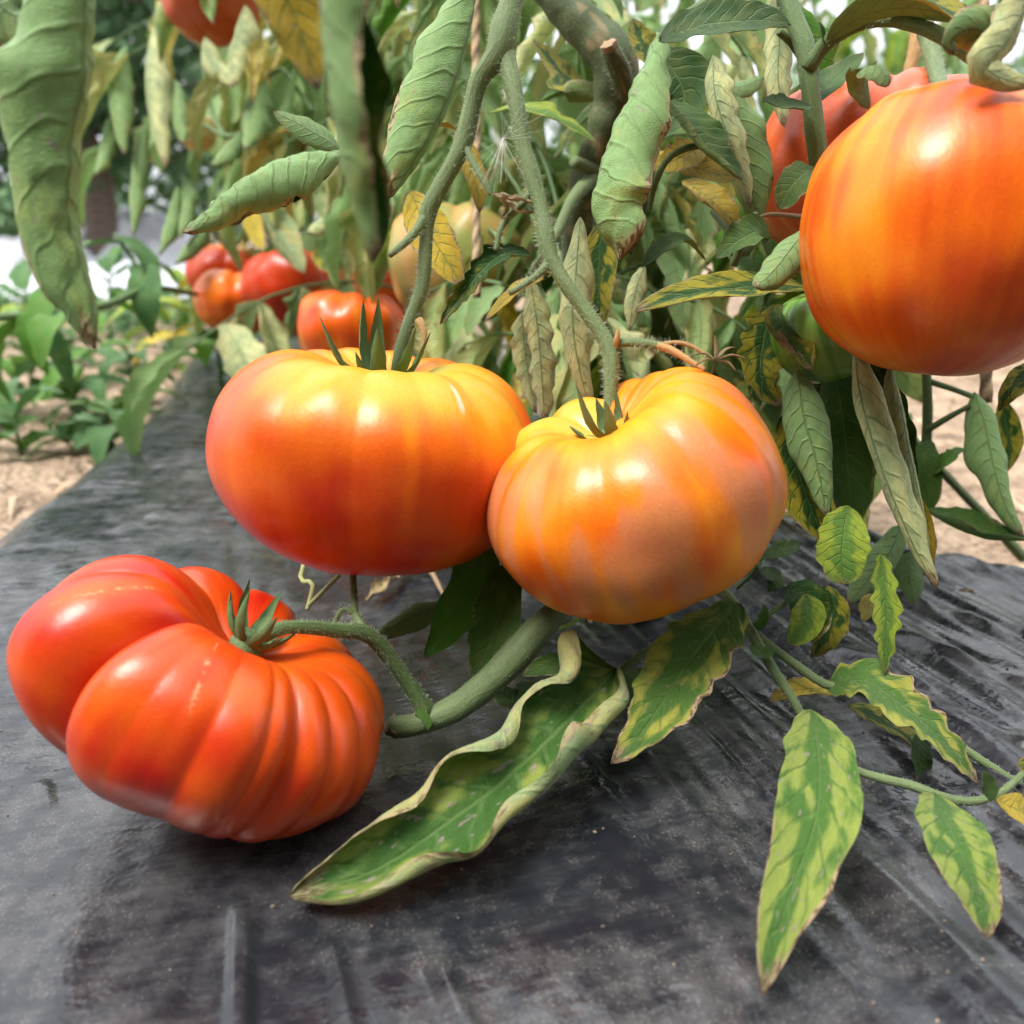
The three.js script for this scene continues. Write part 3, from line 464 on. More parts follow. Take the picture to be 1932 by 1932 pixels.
tomato('pale yellow-green unripe tomato among leaves at the upper left', mid([20, 120, 220, 300], { R: 0.024, H: 0.023 }), skinMat(tomatoTex((d, ph, st, bl) => mix3([0.42, 0.40, 0.16], [0.55, 0.42, 0.14], clamp(0.5 + bl)), 512, 27)), at(372, 248, 1.05), orient([0, 1, 0.1]));
tomato('large greenish brown unripe tomato behind the forked stem', mid([20, 70, 120, 165, 220, 300], { R: 0.056, H: 0.048 }), skinMat(tomatoTex((d, ph, st, bl) => mix3([0.24, 0.26, 0.07], [0.38, 0.22, 0.06], clamp(0.5 + bl + 0.3 * st)), 512, 28)), at(868, 492, 0.66), orient([0, 1, 0.15], 0.5));

// ---------------------------------------------------------------- the tomato plants in front
let leafSeed = 40;
function H(plant, kind, pts, half, face, curl, o = {}) {      // pts: [u, v, depth] along the midrib from base to tip; half: seen half width
  const dm = pts.reduce((s, p) => s + (p[2] > 0 ? p[2] : (CAM_Y + p[2]) * F / (F * SP + CP * (p[1] - 966))), 0) / pts.length, pw = o.pw ?? 1.5, c = (curl[0] + curl[1]) / 2; let x = 0, mx = 0;
  for (let k = 0; k < 40; k++) { x += Math.cos(0.1 + c * Math.pow((k + 0.5) / 40, pw)) / 40; mx = Math.max(mx, x); }
  const w = px(half, dm) / mx;
  return part('leaf', leafGeo({ pts: pts.map((p) => at(...p)), hint: camDir(...face).normalize(), w, curl, seed: leafSeed++ * 0.37, ...o }), leafMat[kind], plant);
}
function S(plant, name, pts, widths, mat = SM.stem, hairs = 0, o = {}) {
  const P = pts.map((p) => p.isVector3 ? p : at(...p)), dm = pts.filter((p) => !p.isVector3).reduce((s, p, i, a) => s + p[2] / a.length, 0) || 0.4;
  const g = tube(P, widths.map((w) => px(w / 2, dm)), { seed: leafSeed++, ...o }), rows = g.userData.rows, m = part(name, g, mat, plant);
  if (hairs) { const h = part('stem_hairs', hairsOn(rows, hairs * 2, o.hair ?? 0.0020, leafSeed, 0.00005), hairMat, plant); h.userData = { kind: 'stuff' }; }
  return m;
}
const baseA = V(0.06, 0, -0.60), baseB = V(0.36, -0.02, -0.56);
const A = thing('tomato_plant', 'staked tomato plant with the thick scarred stem at top centre', 'tomato plant', baseA, 'tomato plants');
const B = thing('tomato_plant', 'tomato plant with small round leaves beside the large orange tomato', 'tomato plant', baseB, 'tomato plants');

// --- main stem and trusses
S(A, 'main_stem', [[1000, -90, 0.44], [1050, -10, 0.44], [1105, 55, 0.44], [1160, 120, 0.44], [1160, 190, 0.45], [1135, 265, 0.46], [1115, 320, 0.47], [1095, 400, 0.49], [1080, 520, 0.53], [1085, 700, 0.58], baseA.clone().add(V(0, -0.03, 0))], [70, 72, 80, 66, 56, 46, 42, 40, 36, 34, 36], SM.trunk, 500, { lump: 0.10, m: 18, hair: 0.0026 });
S(A, 'stem_stub', [[1180, 175, 0.44], [1168, 130, 0.425], [1150, 92, 0.415]], [44, 38, 34], SM.trunk, 60);
S(A, 'stub_scar', [[1152, 95, 0.4145], [1147, 82, 0.412]], [30, 27], SM.dry, 0, { lump: 0.3 });
S(A, 'stem_stub', [[1125, 320, 0.465], [1100, 312, 0.455], [1082, 305, 0.45]], [30, 24, 22], SM.stem);
S(A, 'branch', [[1120, 335, 0.465], [1085, 370, 0.45], [1060, 420, 0.445], [1035, 470, 0.44], [1000, 520, 0.46]], [28, 26, 22, 18, 14], SM.stem, 60);
S(A, 'fruit_truss', [[1010, -150, 0.35], [985, -70, 0.345], [968, -10, 0.342], [950, 55, 0.34], [940, 100, 0.34], [905, 150, 0.342], [890, 200, 0.344], [872, 275, 0.346], [835, 345, 0.348], [808, 400, 0.35], [803, 470, 0.352], [797, 540, 0.353], [775, 600, 0.353], [758, 650, 0.352], [748, 700, 0.353]], [44, 44, 40, 44, 52, 38, 34, 36, 32, 36, 26, 26, 26, 24, 22], SM.stem, 900);
S(A, 'truss_arm', [[952, 40, 0.343], [949, 85, 0.342], [962, 140, 0.339], [975, 200, 0.337], [985, 270, 0.337], [1003, 330, 0.337], [1022, 400, 0.336], [1037, 480, 0.335], [1060, 525, 0.334], [1100, 580, 0.333], [1135, 630, 0.332], [1152, 665, 0.331], [1153, 720, 0.330], [1150, 790, 0.33]], [36, 42, 36, 30, 30, 36, 28, 36, 30, 28, 30, 34, 26, 26], SM.stem, 900);
S(A, 'truss_spur', [[806, 402, 0.35], [790, 430, 0.348], [762, 460, 0.345], [735, 482, 0.342]], [24, 17, 14, 11], SM.stem, 160);
S(A, 'truss_spur', [[1040, 493, 0.335], [1018, 515, 0.333], [985, 540, 0.33], [962, 553, 0.328]], [20, 15, 13, 12], SM.stem, 160);
S(A, 'truss_spur', [[1008, 345, 0.337], [990, 380, 0.338], [960, 410, 0.342]], [16, 15, 14], SM.stem, 60);
S(A, 'truss_spur', [[960, 408, 0.342], [944, 435, 0.342], [936, 472, 0.342]], [12, 12, 10], SM.stem, 60);
S(A, 'truss_spur', [[874, 270, 0.345], [892, 305, 0.343], [912, 342, 0.341], [926, 366, 0.341]], [14, 13, 12, 10], SM.stem, 60);
S(A, 'truss_spur', [[1150, 650, 0.331], [1180, 646, 0.329], [1220, 648, 0.327], [1255, 655, 0.325]], [20, 18, 17, 15], SM.stem, 90);
S(A, 'truss_spur', [[1225, 648, 0.327], [1262, 658, 0.324], [1300, 680, 0.321], [1330, 698, 0.319]], [16, 15, 12, 9], SM.orange, 40);
S(A, 'truss_spur', [[1240, 652, 0.326], [1275, 646, 0.325], [1305, 653, 0.325], [1330, 668, 0.324]], [11, 9, 8, 7], SM.orange, 40);
S(A, 'flower_stub', [[1160, 655, 0.329], [1164, 640, 0.327], [1166, 622, 0.326]], [8, 12, 6], SM.orange);
S(A, 'truss_spur', [[790, 605, 0.352], [800, 625, 0.350], [798, 650, 0.349], [795, 668, 0.348]], [18, 14, 10, 8], SM.orange, 60, { hair: 0.004 });
// withered flowers
{ const w = part('withered_flower', mergeGeometries([0, 1, 2, 3, 4, 5, 6].map((i) => { const a = i * 0.9, c = at(1350, 680, 0.318), d = camDir(Math.cos(a) * 0.8 + 0.1, Math.sin(a) * 0.5, 0.3 * Math.cos(i * 3)).multiplyScalar(0.012 + 0.003 * (i % 3)); return leafGeo({ pts: [c, c.clone().addScaledVector(d, 0.5).add(V(0, 0.0015, 0)), c.clone().add(d)], hint: camDir(0, 1, 0.4), w: 0.0010, nt: 8, ns: 2, curl: [1, 1], seed: i }); })), leafMat.dry, A);
  part('withered_flower', mergeGeometries([[[925, 365], [950, 375], [985, 378], [1015, 385]], [[935, 370], [960, 385], [975, 400], [1000, 398]], [[940, 372], [955, 395], [948, 412], [960, 408]], [[950, 375], [975, 392], [1000, 402], [1008, 385]], [[930, 366], [960, 372], [990, 380], [1012, 375]]].map((L, i) => leafGeo({ pts: L.map(([u, v]) => at(u, v, 0.339 + 0.002 * (i - 2))), hint: camDir(0.1 * i, 1, 0.5 - 0.3 * i), w: 0.0016, nt: 14, ns: 3, curl: [1.6, 1.6], seed: i, wave: 0.4 }))), leafMat.dry, A); }
// low shoot that carries the red tomato
S(A, 'side_shoot', [[742, 1372, 0.338], [775, 1368, 0.335], [812, 1358, 0.333], [860, 1335, 0.335], [905, 1302, 0.338], [960, 1250, 0.342], [1010, 1195, 0.347], [1060, 1140, 0.355], [1110, 1070, 0.38], [1110, 960, 0.46], [1095, 900, 0.55]], [38, 46, 58, 44, 38, 35, 34, 34, 34, 34, 34], SM.stem, 700, { hair: 0.0012 });
S(A, 'shoot_scar', [[745, 1372, 0.337], [735, 1371, 0.336], [732, 1370, 0.3355]], [36, 40, 26], SM.dry, 0, { lump: 0.4 });
S(A, 'fruit_stalk', [[806, 1350, 0.333], [785, 1310, 0.331], [750, 1262, 0.327], [715, 1215, 0.322], [690, 1195, 0.318], [640, 1190, 0.310], [585, 1184, 0.302], [530, 1185, 0.295], [498, 1200, 0.291]], [44, 32, 28, 30, 34, 30, 27, 26, 26], SM.dark, 500, { hair: 0.0012 });
S(A, 'truss_spur', [[688, 1190, 0.318], [672, 1165, 0.322], [668, 1130, 0.334], [666, 1085, 0.340]], [20, 16, 15, 14], SM.stem, 60);
S(A, 'truss_spur', [[669, 1160, 0.323], [650, 1148, 0.323], [636, 1165, 0.323], [630, 1182, 0.323]], [12, 12, 12, 10], SM.stem, 40);
H(A, 'fresh', [[785, 1340, 0.326], [800, 1352, 0.3235], [808, 1366, 0.322], [806, 1378, 0.3215]], 9, [0.3, 0.4, 1], [0.6, 0.6], { nt: 10, ns: 3 });
// calyx stalk ends
S(A, 'truss_spur', [[575, 1060, 0.41], [568, 1095, 0.405], [590, 1100, 0.40], [580, 1150, 0.395]], [9, 9, 9, 9], SM.yellow);
S(A, 'truss_spur', [[640, 1085, 0.385], [610, 1115, 0.39], [585, 1140, 0.395]], [9, 8, 8], SM.yellow);

// --- leaves hanging into the view from above, left to right
H(A, 'rolled', [[165, -150, 0.215], [164, 0, 0.216], [158, 130, 0.218], [136, 260, 0.221], [128, 380, 0.224], [145, 480, 0.227], [172, 570, 0.229], [181, 660, 0.231]], 78, [-0.95, 0.0, -0.35], [2.3, 2.3], { nt: 64, ns: 12, fat: 0.25, point: 0.62, cb: 1.0, pw: 1.15, quilt: 0.03, wave: 0.02, fold: 0.3 });
H(A, 'rolled', [[-60, -60, 0.23], [-10, 0, 0.23], [30, 30, 0.232], [85, 20, 0.235]], 60, [0.1, -0.2, -1], [1.2, 1.2], { nt: 24 });
H(A, 'dark', [[-20, -40, 0.26], [5, 40, 0.26], [12, 110, 0.262]], 22, [0.2, 0, 1], [0.5, 0.5], { nt: 20 });
H(A, 'rolled', [[600, -220, 0.165], [606, -60, 0.168], [616, 100, 0.172], [640, 250, 0.176], [668, 380, 0.18], [704, 495, 0.183]], 64, [0.9, 0, 0.3], [2.1, 2.0], { nt: 50, ns: 12, fat: 0.42, point: 0.55, cb: 1.2, pw: 1.15, quilt: 0.03, wave: 0.03, fold: 0.25 });
H(A, 'yellow', [[480, -160, 0.20], [525, -40, 0.202], [565, 60, 0.206], [600, 170, 0.21]], 66, [0.3, 0.2, 1], [0.3, 0.3], { nt: 24, fat: 0.4 });
H(A, 'rolled', [[645, 285, 0.31], [590, 287, 0.306], [525, 302, 0.302], [465, 332, 0.298], [415, 372, 0.295], [375, 412, 0.292], [344, 437, 0.291]], 44, [0.0, -0.95, -0.25], [2.3, 2.3], { nt: 48, ns: 11, fat: 0.34, point: 0.7, cb: 1, pw: 1.15, quilt: 0.03, fold: 0.3 });
H(A, 'rolled', [[640, 280, 0.315], [600, 255, 0.312], [560, 232, 0.31], [515, 210, 0.31]], 26, [0.1, -0.3, -1], [0.7, 0.7], { nt: 20 });
H(A, 'rolled', [[905, -60, 0.37], [890, 30, 0.366], [868, 120, 0.362], [835, 205, 0.358], [790, 290, 0.353], [734, 374, 0.35]], 50, [-0.85, 0.2, -0.4], [2.1, 2.0], { nt: 48, ns: 11, fat: 0.5, point: 0.5, cb: 1.0, pw: 1.15, fold: 0.3 });
H(A, 'yellow', [[865, 245, 0.385], [830, 238, 0.38], [800, 245, 0.375], [775, 270, 0.37]], 22, [0, 0.8, 0.5], [0.9, 0.4], { nt: 18, teeth: 0.2 });
H(A, 'yellow', [[860, 250, 0.40], [880, 300, 0.40], [898, 350, 0.40], [905, 402, 0.40]], 26, [0.4, 0.3, 1], [0.5, 0.7], { nt: 18 });
H(A, 'yellow', [[775, 360, 0.41], [800, 420, 0.405], [835, 480, 0.40], [872, 540, 0.395]], 40, [-0.3, 0.4, 1], [0.25, 0.25], { nt: 22, fat: 0.5 });
H(A, 'rolled', [[1000, 480, 0.36], [950, 480, 0.355], [910, 510, 0.35], [870, 560, 0.35], [830, 612, 0.35]], 20, [0.2, 0.5, 1], [1.7, 1.7], { nt: 34, ns: 7, teeth: 0.3, nteeth: 9, wave: 0.18 });
H(A, 'yellow', [[1025, 525, 0.345], [985, 540, 0.34], [950, 570, 0.34], [915, 605, 0.34]], 14, [0.3, 0.7, 0.7], [1.0, 0.4], { nt: 18 });
H(A, 'lime', [[920, 215, 0.46], [980, 205, 0.455], [1060, 230, 0.45], [1125, 270, 0.445]], 34, [0.1, 0.8, 0.6], [0.2, 0.3], { nt: 22, teeth: 0.25, nteeth: 4, lobes: [[0.45, -1, 0.7, 0.08]] });
H(A, 'darkyellow', [[1140, 175, 0.455], [1085, 165, 0.46], [1050, 130, 0.465], [1005, 75, 0.47]], 26, [0, 0.6, 0.7], [0.4, 0.5], { nt: 20, lobes: [[0.35, -1, 1.3, 0.1]] });
H(A, 'fresh', [[1120, 180, 0.47], [1060, 180, 0.475], [1010, 205, 0.48], [990, 245, 0.485]], 22, [-0.3, 0.7, 0.4], [0.9, 0.5], { nt: 20 });
H(A, 'lime', [[1145, 175, 0.45], [1110, 172, 0.452], [1080, 172, 0.452], [1065, 176, 0.45]], 20, [0, 0.4, -1], [1.2, 1.2], { nt: 16, fat: 0.7 });
H(A, 'rolled', [[1190, 165, 0.51], [1140, 195, 0.51], [1090, 240, 0.515], [1045, 300, 0.52]], 30, [0.1, 0.8, 0.5], [0.5, 0.2], { nt: 20 });
// the rolled leaf in the centre
H(A, 'rolled', [[1240, 62, 0.35], [1206, 140, 0.345], [1168, 220, 0.341], [1138, 300, 0.337], [1118, 375, 0.335], [1128, 425, 0.334], [1170, 490, 0.333]], 60, [0.92, 0.05, -0.12], [2.3, 2.0], { nt: 60, ns: 12, fat: 0.74, point: 0.34, cb: 1.1, pw: 1.15, quilt: 0.03, wave: 0.03, fold: 0.3 });
H(A, 'dark', [[1215, 250, 0.362], [1205, 330, 0.358], [1198, 400, 0.355], [1190, 482, 0.35]], 26, [-0.4, 0.1, 1], [0.5, 0.9], { nt: 30, fat: 0.5 });
H(A, 'dark', [[1240, 95, 0.39], [1275, 140, 0.388], [1290, 190, 0.388], [1228, 262, 0.39]], 56, [-0.2, 0.3, 1], [0.5, 0.35], { nt: 26 });
H(A, 'dark', [[1243, 78, 0.335], [1310, 52, 0.33], [1380, 42, 0.325], [1440, 40, 0.325], [1492, 48, 0.325]], 56, [0.0, 0.45, 0.9], [0.35, 0.6], { nt: 36, ns: 8, fat: 0.45, point: 0.6 });
H(A, 'darkyellow', [[1235, 130, 0.42], [1215, 90, 0.42], [1200, 60, 0.42], [1195, 35, 0.42]], 32, [0.2, 0.3, 1], [0.5, 0.5], { nt: 20 });
// arching stalks of the upper right
S(B, 'branch', [[1215, 165, 0.36], [1230, 115, 0.352], [1262, 55, 0.346], [1330, 10, 0.34], [1400, -40, 0.34], [1500, -150, 0.34]], [18, 20, 22, 24, 26, 30], SM.dark, 90);
S(B, 'branch', [[1440, -120, 0.36], [1470, -40, 0.352], [1492, 20, 0.346], [1520, 95, 0.342], [1527, 150, 0.342], [1535, 230, 0.345], [1546, 320, 0.35], [1552, 420, 0.36], [1560, 520, 0.40], [1620, 700, 0.47], baseB.clone()], [32, 34, 34, 40, 34, 28, 26, 24, 24, 28, 34], SM.dark, 420, { hair: 0.0014, ridge: 0.06 });
S(B, 'branch', [[1525, 130, 0.34], [1555, 85, 0.335], [1600, 52, 0.328], [1660, 35, 0.318], [1720, 45, 0.308], [1780, 70, 0.298], [1850, 120, 0.29], [1960, 190, 0.285]], [32, 32, 30, 28, 26, 24, 22, 20], SM.dark, 160);
S(B, 'branch', [[1522, 120, 0.345], [1500, 90, 0.348], [1488, 75, 0.345], [1470, 60, 0.342]], [18, 16, 15, 14], SM.dark);
S(B, 'fruit_stalk', [[1745, 40, 0.42], [1735, 70, 0.418], [1722, 110, 0.416], [1712, 150, 0.415]], [36, 34, 24, 22], SM.orange, 60);
S(B, 'fruit_stalk', [[1740, 40, 0.39], [1755, 90, 0.375], [1768, 140, 0.352], [1775, 170, 0.332]], [34, 32, 30, 28], SM.stem, 200);
H(B, 'green', [[1560, 75, 0.325], [1640, 25, 0.31], [1720, 15, 0.30], [1800, 30, 0.295], [1880, 60, 0.29]], 40, [0.1, 0.9, -0.25], [0.7, 0.4], { nt: 34, ns: 7 });
H(B, 'darkyellow', [[1660, -10, 0.30], [1730, -5, 0.29], [1800, 30, 0.282], [1850, 60, 0.278]], 42, [0, 0.6, 0.6], [0.5, 0.5], { nt: 24 });
H(B, 'rolled', [[1960, -30, 0.262], [1890, 60, 0.258], [1830, 55, 0.255], [1795, 75, 0.254], [1800, 105, 0.256]], 40, [-0.3, 0.5, -0.7], [1.2, 1.2], { nt: 34, ns: 8, fat: 0.5, wave: 0.12 });
H(B, 'pale', [[1955, -60, 0.255], [1925, 30, 0.25], [1890, 90, 0.248], [1860, 125, 0.248], [1900, 150, 0.25], [1960, 160, 0.25]], 40, [-0.5, 0.4, -0.8], [1.3, 0.9], { nt: 34, ns: 8, wave: 0.15 });
H(B, 'fresh', [[1560, 90, 0.335], [1552, 70, 0.332], [1548, 50, 0.33], [1545, 40, 0.33]], 9, [0.2, 0.5, 1], [0.9, 0.9], { nt: 10, ns: 3 });
// small round leaves on the upright side branch
H(B, 'dark', [[1528, 200, 0.338], [1500, 202, 0.333], [1470, 200, 0.33], [1440, 190, 0.328]], 34, [0.1, 0.75, 0.7], [0.3, 0.5], { nt: 22, fat: 0.5, point: 0.5, lobes: [[0.5, 1, 0.2, 0.3]] });
H(B, 'green', [[1540, 195, 0.345], [1560, 165, 0.35], [1590, 135, 0.356], [1628, 100, 0.36]], 34, [-0.35, 0.6, 0.8], [0.35, 0.35], { nt: 22, fat: 0.45 });
H(B, 'green', [[1640, 205, 0.325], [1628, 150, 0.32], [1640, 125, 0.315], [1668, 140, 0.31], [1670, 165, 0.31]], 33, [-0.2, -0.2, -1], [0.6, 0.6], { nt: 30, fat: 0.55, point: 0.5, curl: [0.9, 0.9] });
H(B, 'green', [[1545, 325, 0.338], [1515, 330, 0.332], [1490, 355, 0.33], [1470, 395, 0.33]], 30, [0.35, 0.5, 0.9], [0.5, 0.3], { nt: 22, fat: 0.55, point: 0.5 });
H(B, 'green', [[1450, 480, 0.35], [1430, 440, 0.345], [1400, 450, 0.34], [1350, 488, 0.338]], 34, [0.2, 0.5, 0.7], [0.8, 0.9], { nt: 26, fat: 0.4, wave: 0.12 });
H(B, 'green', [[1330, 490, 0.36], [1290, 455, 0.355], [1250, 470, 0.352], [1210, 505, 0.35]], 28, [0.1, 0.8, 0.5], [0.5, 0.6], { nt: 24, fat: 0.35 });
H(B, 'rolled', [[1530, 425, 0.325], [1495, 465, 0.318], [1460, 510, 0.315], [1425, 542, 0.313]], 30, [0.3, -0.25, -1], [1.3, 1.3], { nt: 28, ns: 8, fat: 0.55, point: 0.45, pw: 1.2 });
H(B, 'darkyellow', [[1530, 545, 0.345], [1450, 540, 0.338], [1370, 545, 0.332], [1280, 560, 0.328], [1197, 588, 0.325]], 38, [0.05, 0.55, 0.85], [0.9, 0.25], { nt: 40, ns: 8, fat: 0.45, point: 0.6 });
S(B, 'leaf_stalk', [[1385, 500, 0.36], [1395, 470, 0.355], [1410, 435, 0.35], [1425, 405, 0.36]], [15, 14, 13, 12], SM.dark);
S(B, 'leaf_stalk', [[1435, 425, 0.39], [1400, 480, 0.38], [1370, 430, 0.40], [1345, 400, 0.41]], [20, 18, 15, 12], SM.dark);
S(B, 'dry_spur', [[1560, 415, 0.38], [1500, 408, 0.375], [1450, 405, 0.37], [1425, 415, 0.368], [1422, 430, 0.368]], [12, 10, 9, 8, 5], SM.dry);
// yellow and rolled leaves between the stem and the right-hand tomatoes
H(A, 'yellow', [[1330, 275, 0.38], [1290, 295, 0.375], [1260, 310, 0.372], [1225, 320, 0.37]], 32, [0.1, 0.4, 1], [0.3, 0.6], { nt: 22 });
H(A, 'yellow', [[1225, 300, 0.385], [1290, 310, 0.38], [1350, 330, 0.376], [1408, 335, 0.374]], 36, [0, 0.5, 0.9], [0.4, 0.3], { nt: 24, fat: 0.35 });
S(A, 'leaf_stalk', [[1345, 275, 0.365], [1300, 278, 0.362], [1260, 300, 0.362], [1235, 350, 0.365], [1225, 395, 0.37]], [13, 13, 13, 12, 10], SM.dark);
H(A, 'yellow', [[1290, 340, 0.40], [1330, 370, 0.395], [1365, 400, 0.392], [1395, 440, 0.39]], 44, [0.3, 0.5, 0.9], [0.2, 0.8], { nt: 24 });
H(A, 'green', [[1255, 190, 0.37], [1300, 235, 0.362], [1345, 290, 0.356], [1400, 340, 0.352]], 46, [0.3, 0.45, 0.85], [0.5, 2.4], { nt: 36, ns: 9, fat: 0.45, pw: 2.4 });
H(A, 'rolled', [[1385, 180, 0.38], [1400, 250, 0.38], [1415, 330, 0.382], [1430, 430, 0.385]], 44, [0.4, 0.1, -1], [0.9, 0.9], { nt: 28 });
H(A, 'pale', [[1345, 105, 0.37], [1350, 180, 0.367], [1375, 260, 0.364], [1398, 330, 0.362], [1415, 392, 0.36]], 24, [0.6, 0.1, -0.8], [1.7, 1.5], { nt: 36, ns: 8, fat: 0.3, pw: 1.2, teeth: 0.15 });
H(B, 'pale', [[1460, -40, 0.38], [1470, 60, 0.375], [1468, 150, 0.372], [1480, 240, 0.37]], 26, [0.3, 0.1, -1], [1.4, 1.2], { nt: 34, ns: 8, fat: 0.5, teeth: 0.1 });
H(B, 'rolled', [[1440, 145, 0.42], [1410, 160, 0.42], [1380, 165, 0.42], [1350, 158, 0.42]], 20, [0, -0.3, -1], [0.9, 0.9], { nt: 18 });
// hanging pale rolls below the fork
H(A, 'pale', [[1095, 410, 0.375], [1088, 500, 0.372], [1080, 600, 0.37], [1092, 690, 0.37], [1115, 775, 0.372]], 30, [0.25, 0, -1], [2.0, 1.9], { nt: 44, ns: 9, fat: 0.4, pw: 1.15, cb: 1.1 });
H(A, 'pale', [[1000, 530, 0.39], [1012, 600, 0.39], [1020, 680, 0.392], [1028, 800, 0.395]], 24, [0.2, 0, -1], [2.1, 1.8], { nt: 40, ns: 8, fat: 0.5, pw: 1.2, teeth: 0.2, wave: 0.15 });
H(A, 'pale', [[985, 590, 0.40], [990, 660, 0.40], [1000, 730, 0.40], [1012, 780, 0.40]], 20, [-0.4, 0, -1], [1.9, 1.6], { nt: 34, ns: 8, teeth: 0.25, wave: 0.2 });
H(A, 'darkyellow', [[1135, 420, 0.40], [1130, 490, 0.40], [1128, 560, 0.40], [1130, 640, 0.40]], 34, [-0.2, 0.1, 1], [0.6, 0.4], { nt: 26 });
H(A, 'pale', [[1215, 500, 0.38], [1200, 545, 0.378], [1192, 585, 0.377], [1188, 625, 0.377]], 17, [0.2, 0.1, -1], [1.2, 1.2], { nt: 22 });
// leaves right of the yellow-orange tomato
H(B, 'patchy', [[1470, 575, 0.36], [1475, 610, 0.352], [1500, 650, 0.346], [1530, 700, 0.342]], 38, [-0.1, 0.3, 1], [0.5, 1.4], { nt: 30, ns: 8, fat: 0.5, pw: 2.2 });
H(B, 'darkyellow', [[1455, 580, 0.375], [1440, 640, 0.37], [1435, 710, 0.366], [1470, 770, 0.364]], 48, [0.15, 0.2, 1], [0.6, 0.4], { nt: 32, ns: 7, teeth: 0.2, fat: 0.4 });
H(B, 'rolled', [[1505, 700, 0.35], [1515, 780, 0.348], [1540, 870, 0.348], [1560, 975, 0.35]], 38, [0.35, 0, -1], [1.3, 1.5], { nt: 40, ns: 8, fat: 0.4, pw: 1.2 });
H(B, 'darkyellow', [[1480, 780, 0.37], [1500, 870, 0.37], [1530, 960, 0.37], [1560, 1030, 0.37]], 46, [-0.3, 0.1, 1], [0.7, 0.7], { nt: 36 });
H(B, 'green', [[1570, 680, 0.385], [1590, 780, 0.38], [1600, 880, 0.377], [1610, 1000, 0.375]], 52, [-0.2, 0.1, 1], [0.6, 0.7], { nt: 38, ns: 8, fat: 0.5, point: 0.6 });
H(B, 'rolled', [[1560, 745, 0.40], [1575, 790, 0.40], [1580, 830, 0.40], [1575, 880, 0.40]], 22, [0.2, 0.1, -1], [0.6, 0.6], { nt: 18 });
H(B, 'lime', [[1600, 955, 0.335], [1592, 1000, 0.331], [1588, 1050, 0.329], [1592, 1103, 0.329]], 47, [-0.1, 0.45, 1], [0.25, 0.25], { nt: 30, ns: 7, fat: 0.5, point: 0.38, teeth: 0.05 });
// the long pale double roll
H(B, 'pale', [[1612, 640, 0.335], [1622, 740, 0.332], [1650, 840, 0.330], [1690, 950, 0.328], [1735, 1050, 0.327], [1768, 1112, 0.327]], 27, [0.75, 0.1, -0.62], [2.4, 1.9], { nt: 56, ns: 10, fat: 0.3, point: 0.6, pw: 1.1, cb: 1.1 });
H(B, 'pale', [[1680, 690, 0.345], [1698, 760, 0.343], [1715, 850, 0.341], [1735, 940, 0.339], [1758, 1060, 0.337]], 20, [-0.5, 0.1, -0.85], [2.2, 2.0], { nt: 48, ns: 9, fat: 0.4, pw: 1.1, cb: 1 });
H(B, 'dark', [[1640, 660, 0.352], [1655, 740, 0.35], [1685, 840, 0.348], [1720, 960, 0.345]], 42, [-0.1, 0, 1], [0.5, 0.5], { nt: 36 });
H(B, 'yellow', [[1725, 930, 0.345], [1735, 980, 0.344], [1745, 1040, 0.342], [1757, 1095, 0.34]], 22, [-0.2, 0.1, 1], [0.5, 0.5], { nt: 20 });
// right-hand plant beyond: stem, rolled leaf, fallen roll
S(B, 'branch', [[1748, 690, 0.46], [1750, 760, 0.46], [1748, 830, 0.465], [1740, 920, 0.47], [1730, 1000, 0.48]], [16, 18, 18, 14, 12], SM.dark, 60);
S(B, 'leaf_stalk', [[1755, 720, 0.46], [1800, 735, 0.45], [1840, 750, 0.44]], [12, 11, 10], SM.dark);
S(B, 'leaf_stalk', [[1752, 810, 0.46], [1785, 790, 0.45], [1830, 765, 0.44]], [13, 12, 10], SM.dark);
H(B, 'rolled', [[1838, 740, 0.44], [1858, 800, 0.435], [1875, 880, 0.43], [1900, 960, 0.425], [1930, 1012, 0.42]], 32, [0.2, 0.1, -1], [1.7, 1.6], { nt: 42, ns: 9, fat: 0.35, pw: 1.2, cb: 1.1 });
H(B, 'darkyellow', [[1890, 755, 0.46], [1900, 810, 0.46], [1905, 850, 0.46], [1900, 890, 0.46]], 24, [-0.3, 0.2, 1], [0.6, 0.6], { nt: 20 });
H(B, 'darkyellow', [[1960, 690, 0.36], [1925, 715, 0.36], [1900, 745, 0.36], [1885, 775, 0.362]], 22, [0, 0.2, 1], [0.8, 0.4], { nt: 20 });
H(B, 'green', [[1745, 960, 0.45], [1790, 985, 0.44], [1850, 1010, 0.43], [1945, 1020, 0.42]], 36, [0.1, 0.7, 0.5], [1.0, 1.6], { nt: 34, ns: 8, pw: 1.3 });
H(B, 'green', [[1755, 830, 0.46], [1745, 870, 0.455], [1752, 930, 0.455], [1745, 980, 0.455]], 26, [-0.3, 0.2, 1], [0.8, 0.5], { nt: 24 });
H(B, 'fresh', [[1755, 900, 0.455], [1785, 870, 0.45], [1810, 850, 0.45], [1830, 860, 0.45]], 16, [0, 0.8, 0.5], [0.4, 0.6], { nt: 16, teeth: 0.3 });
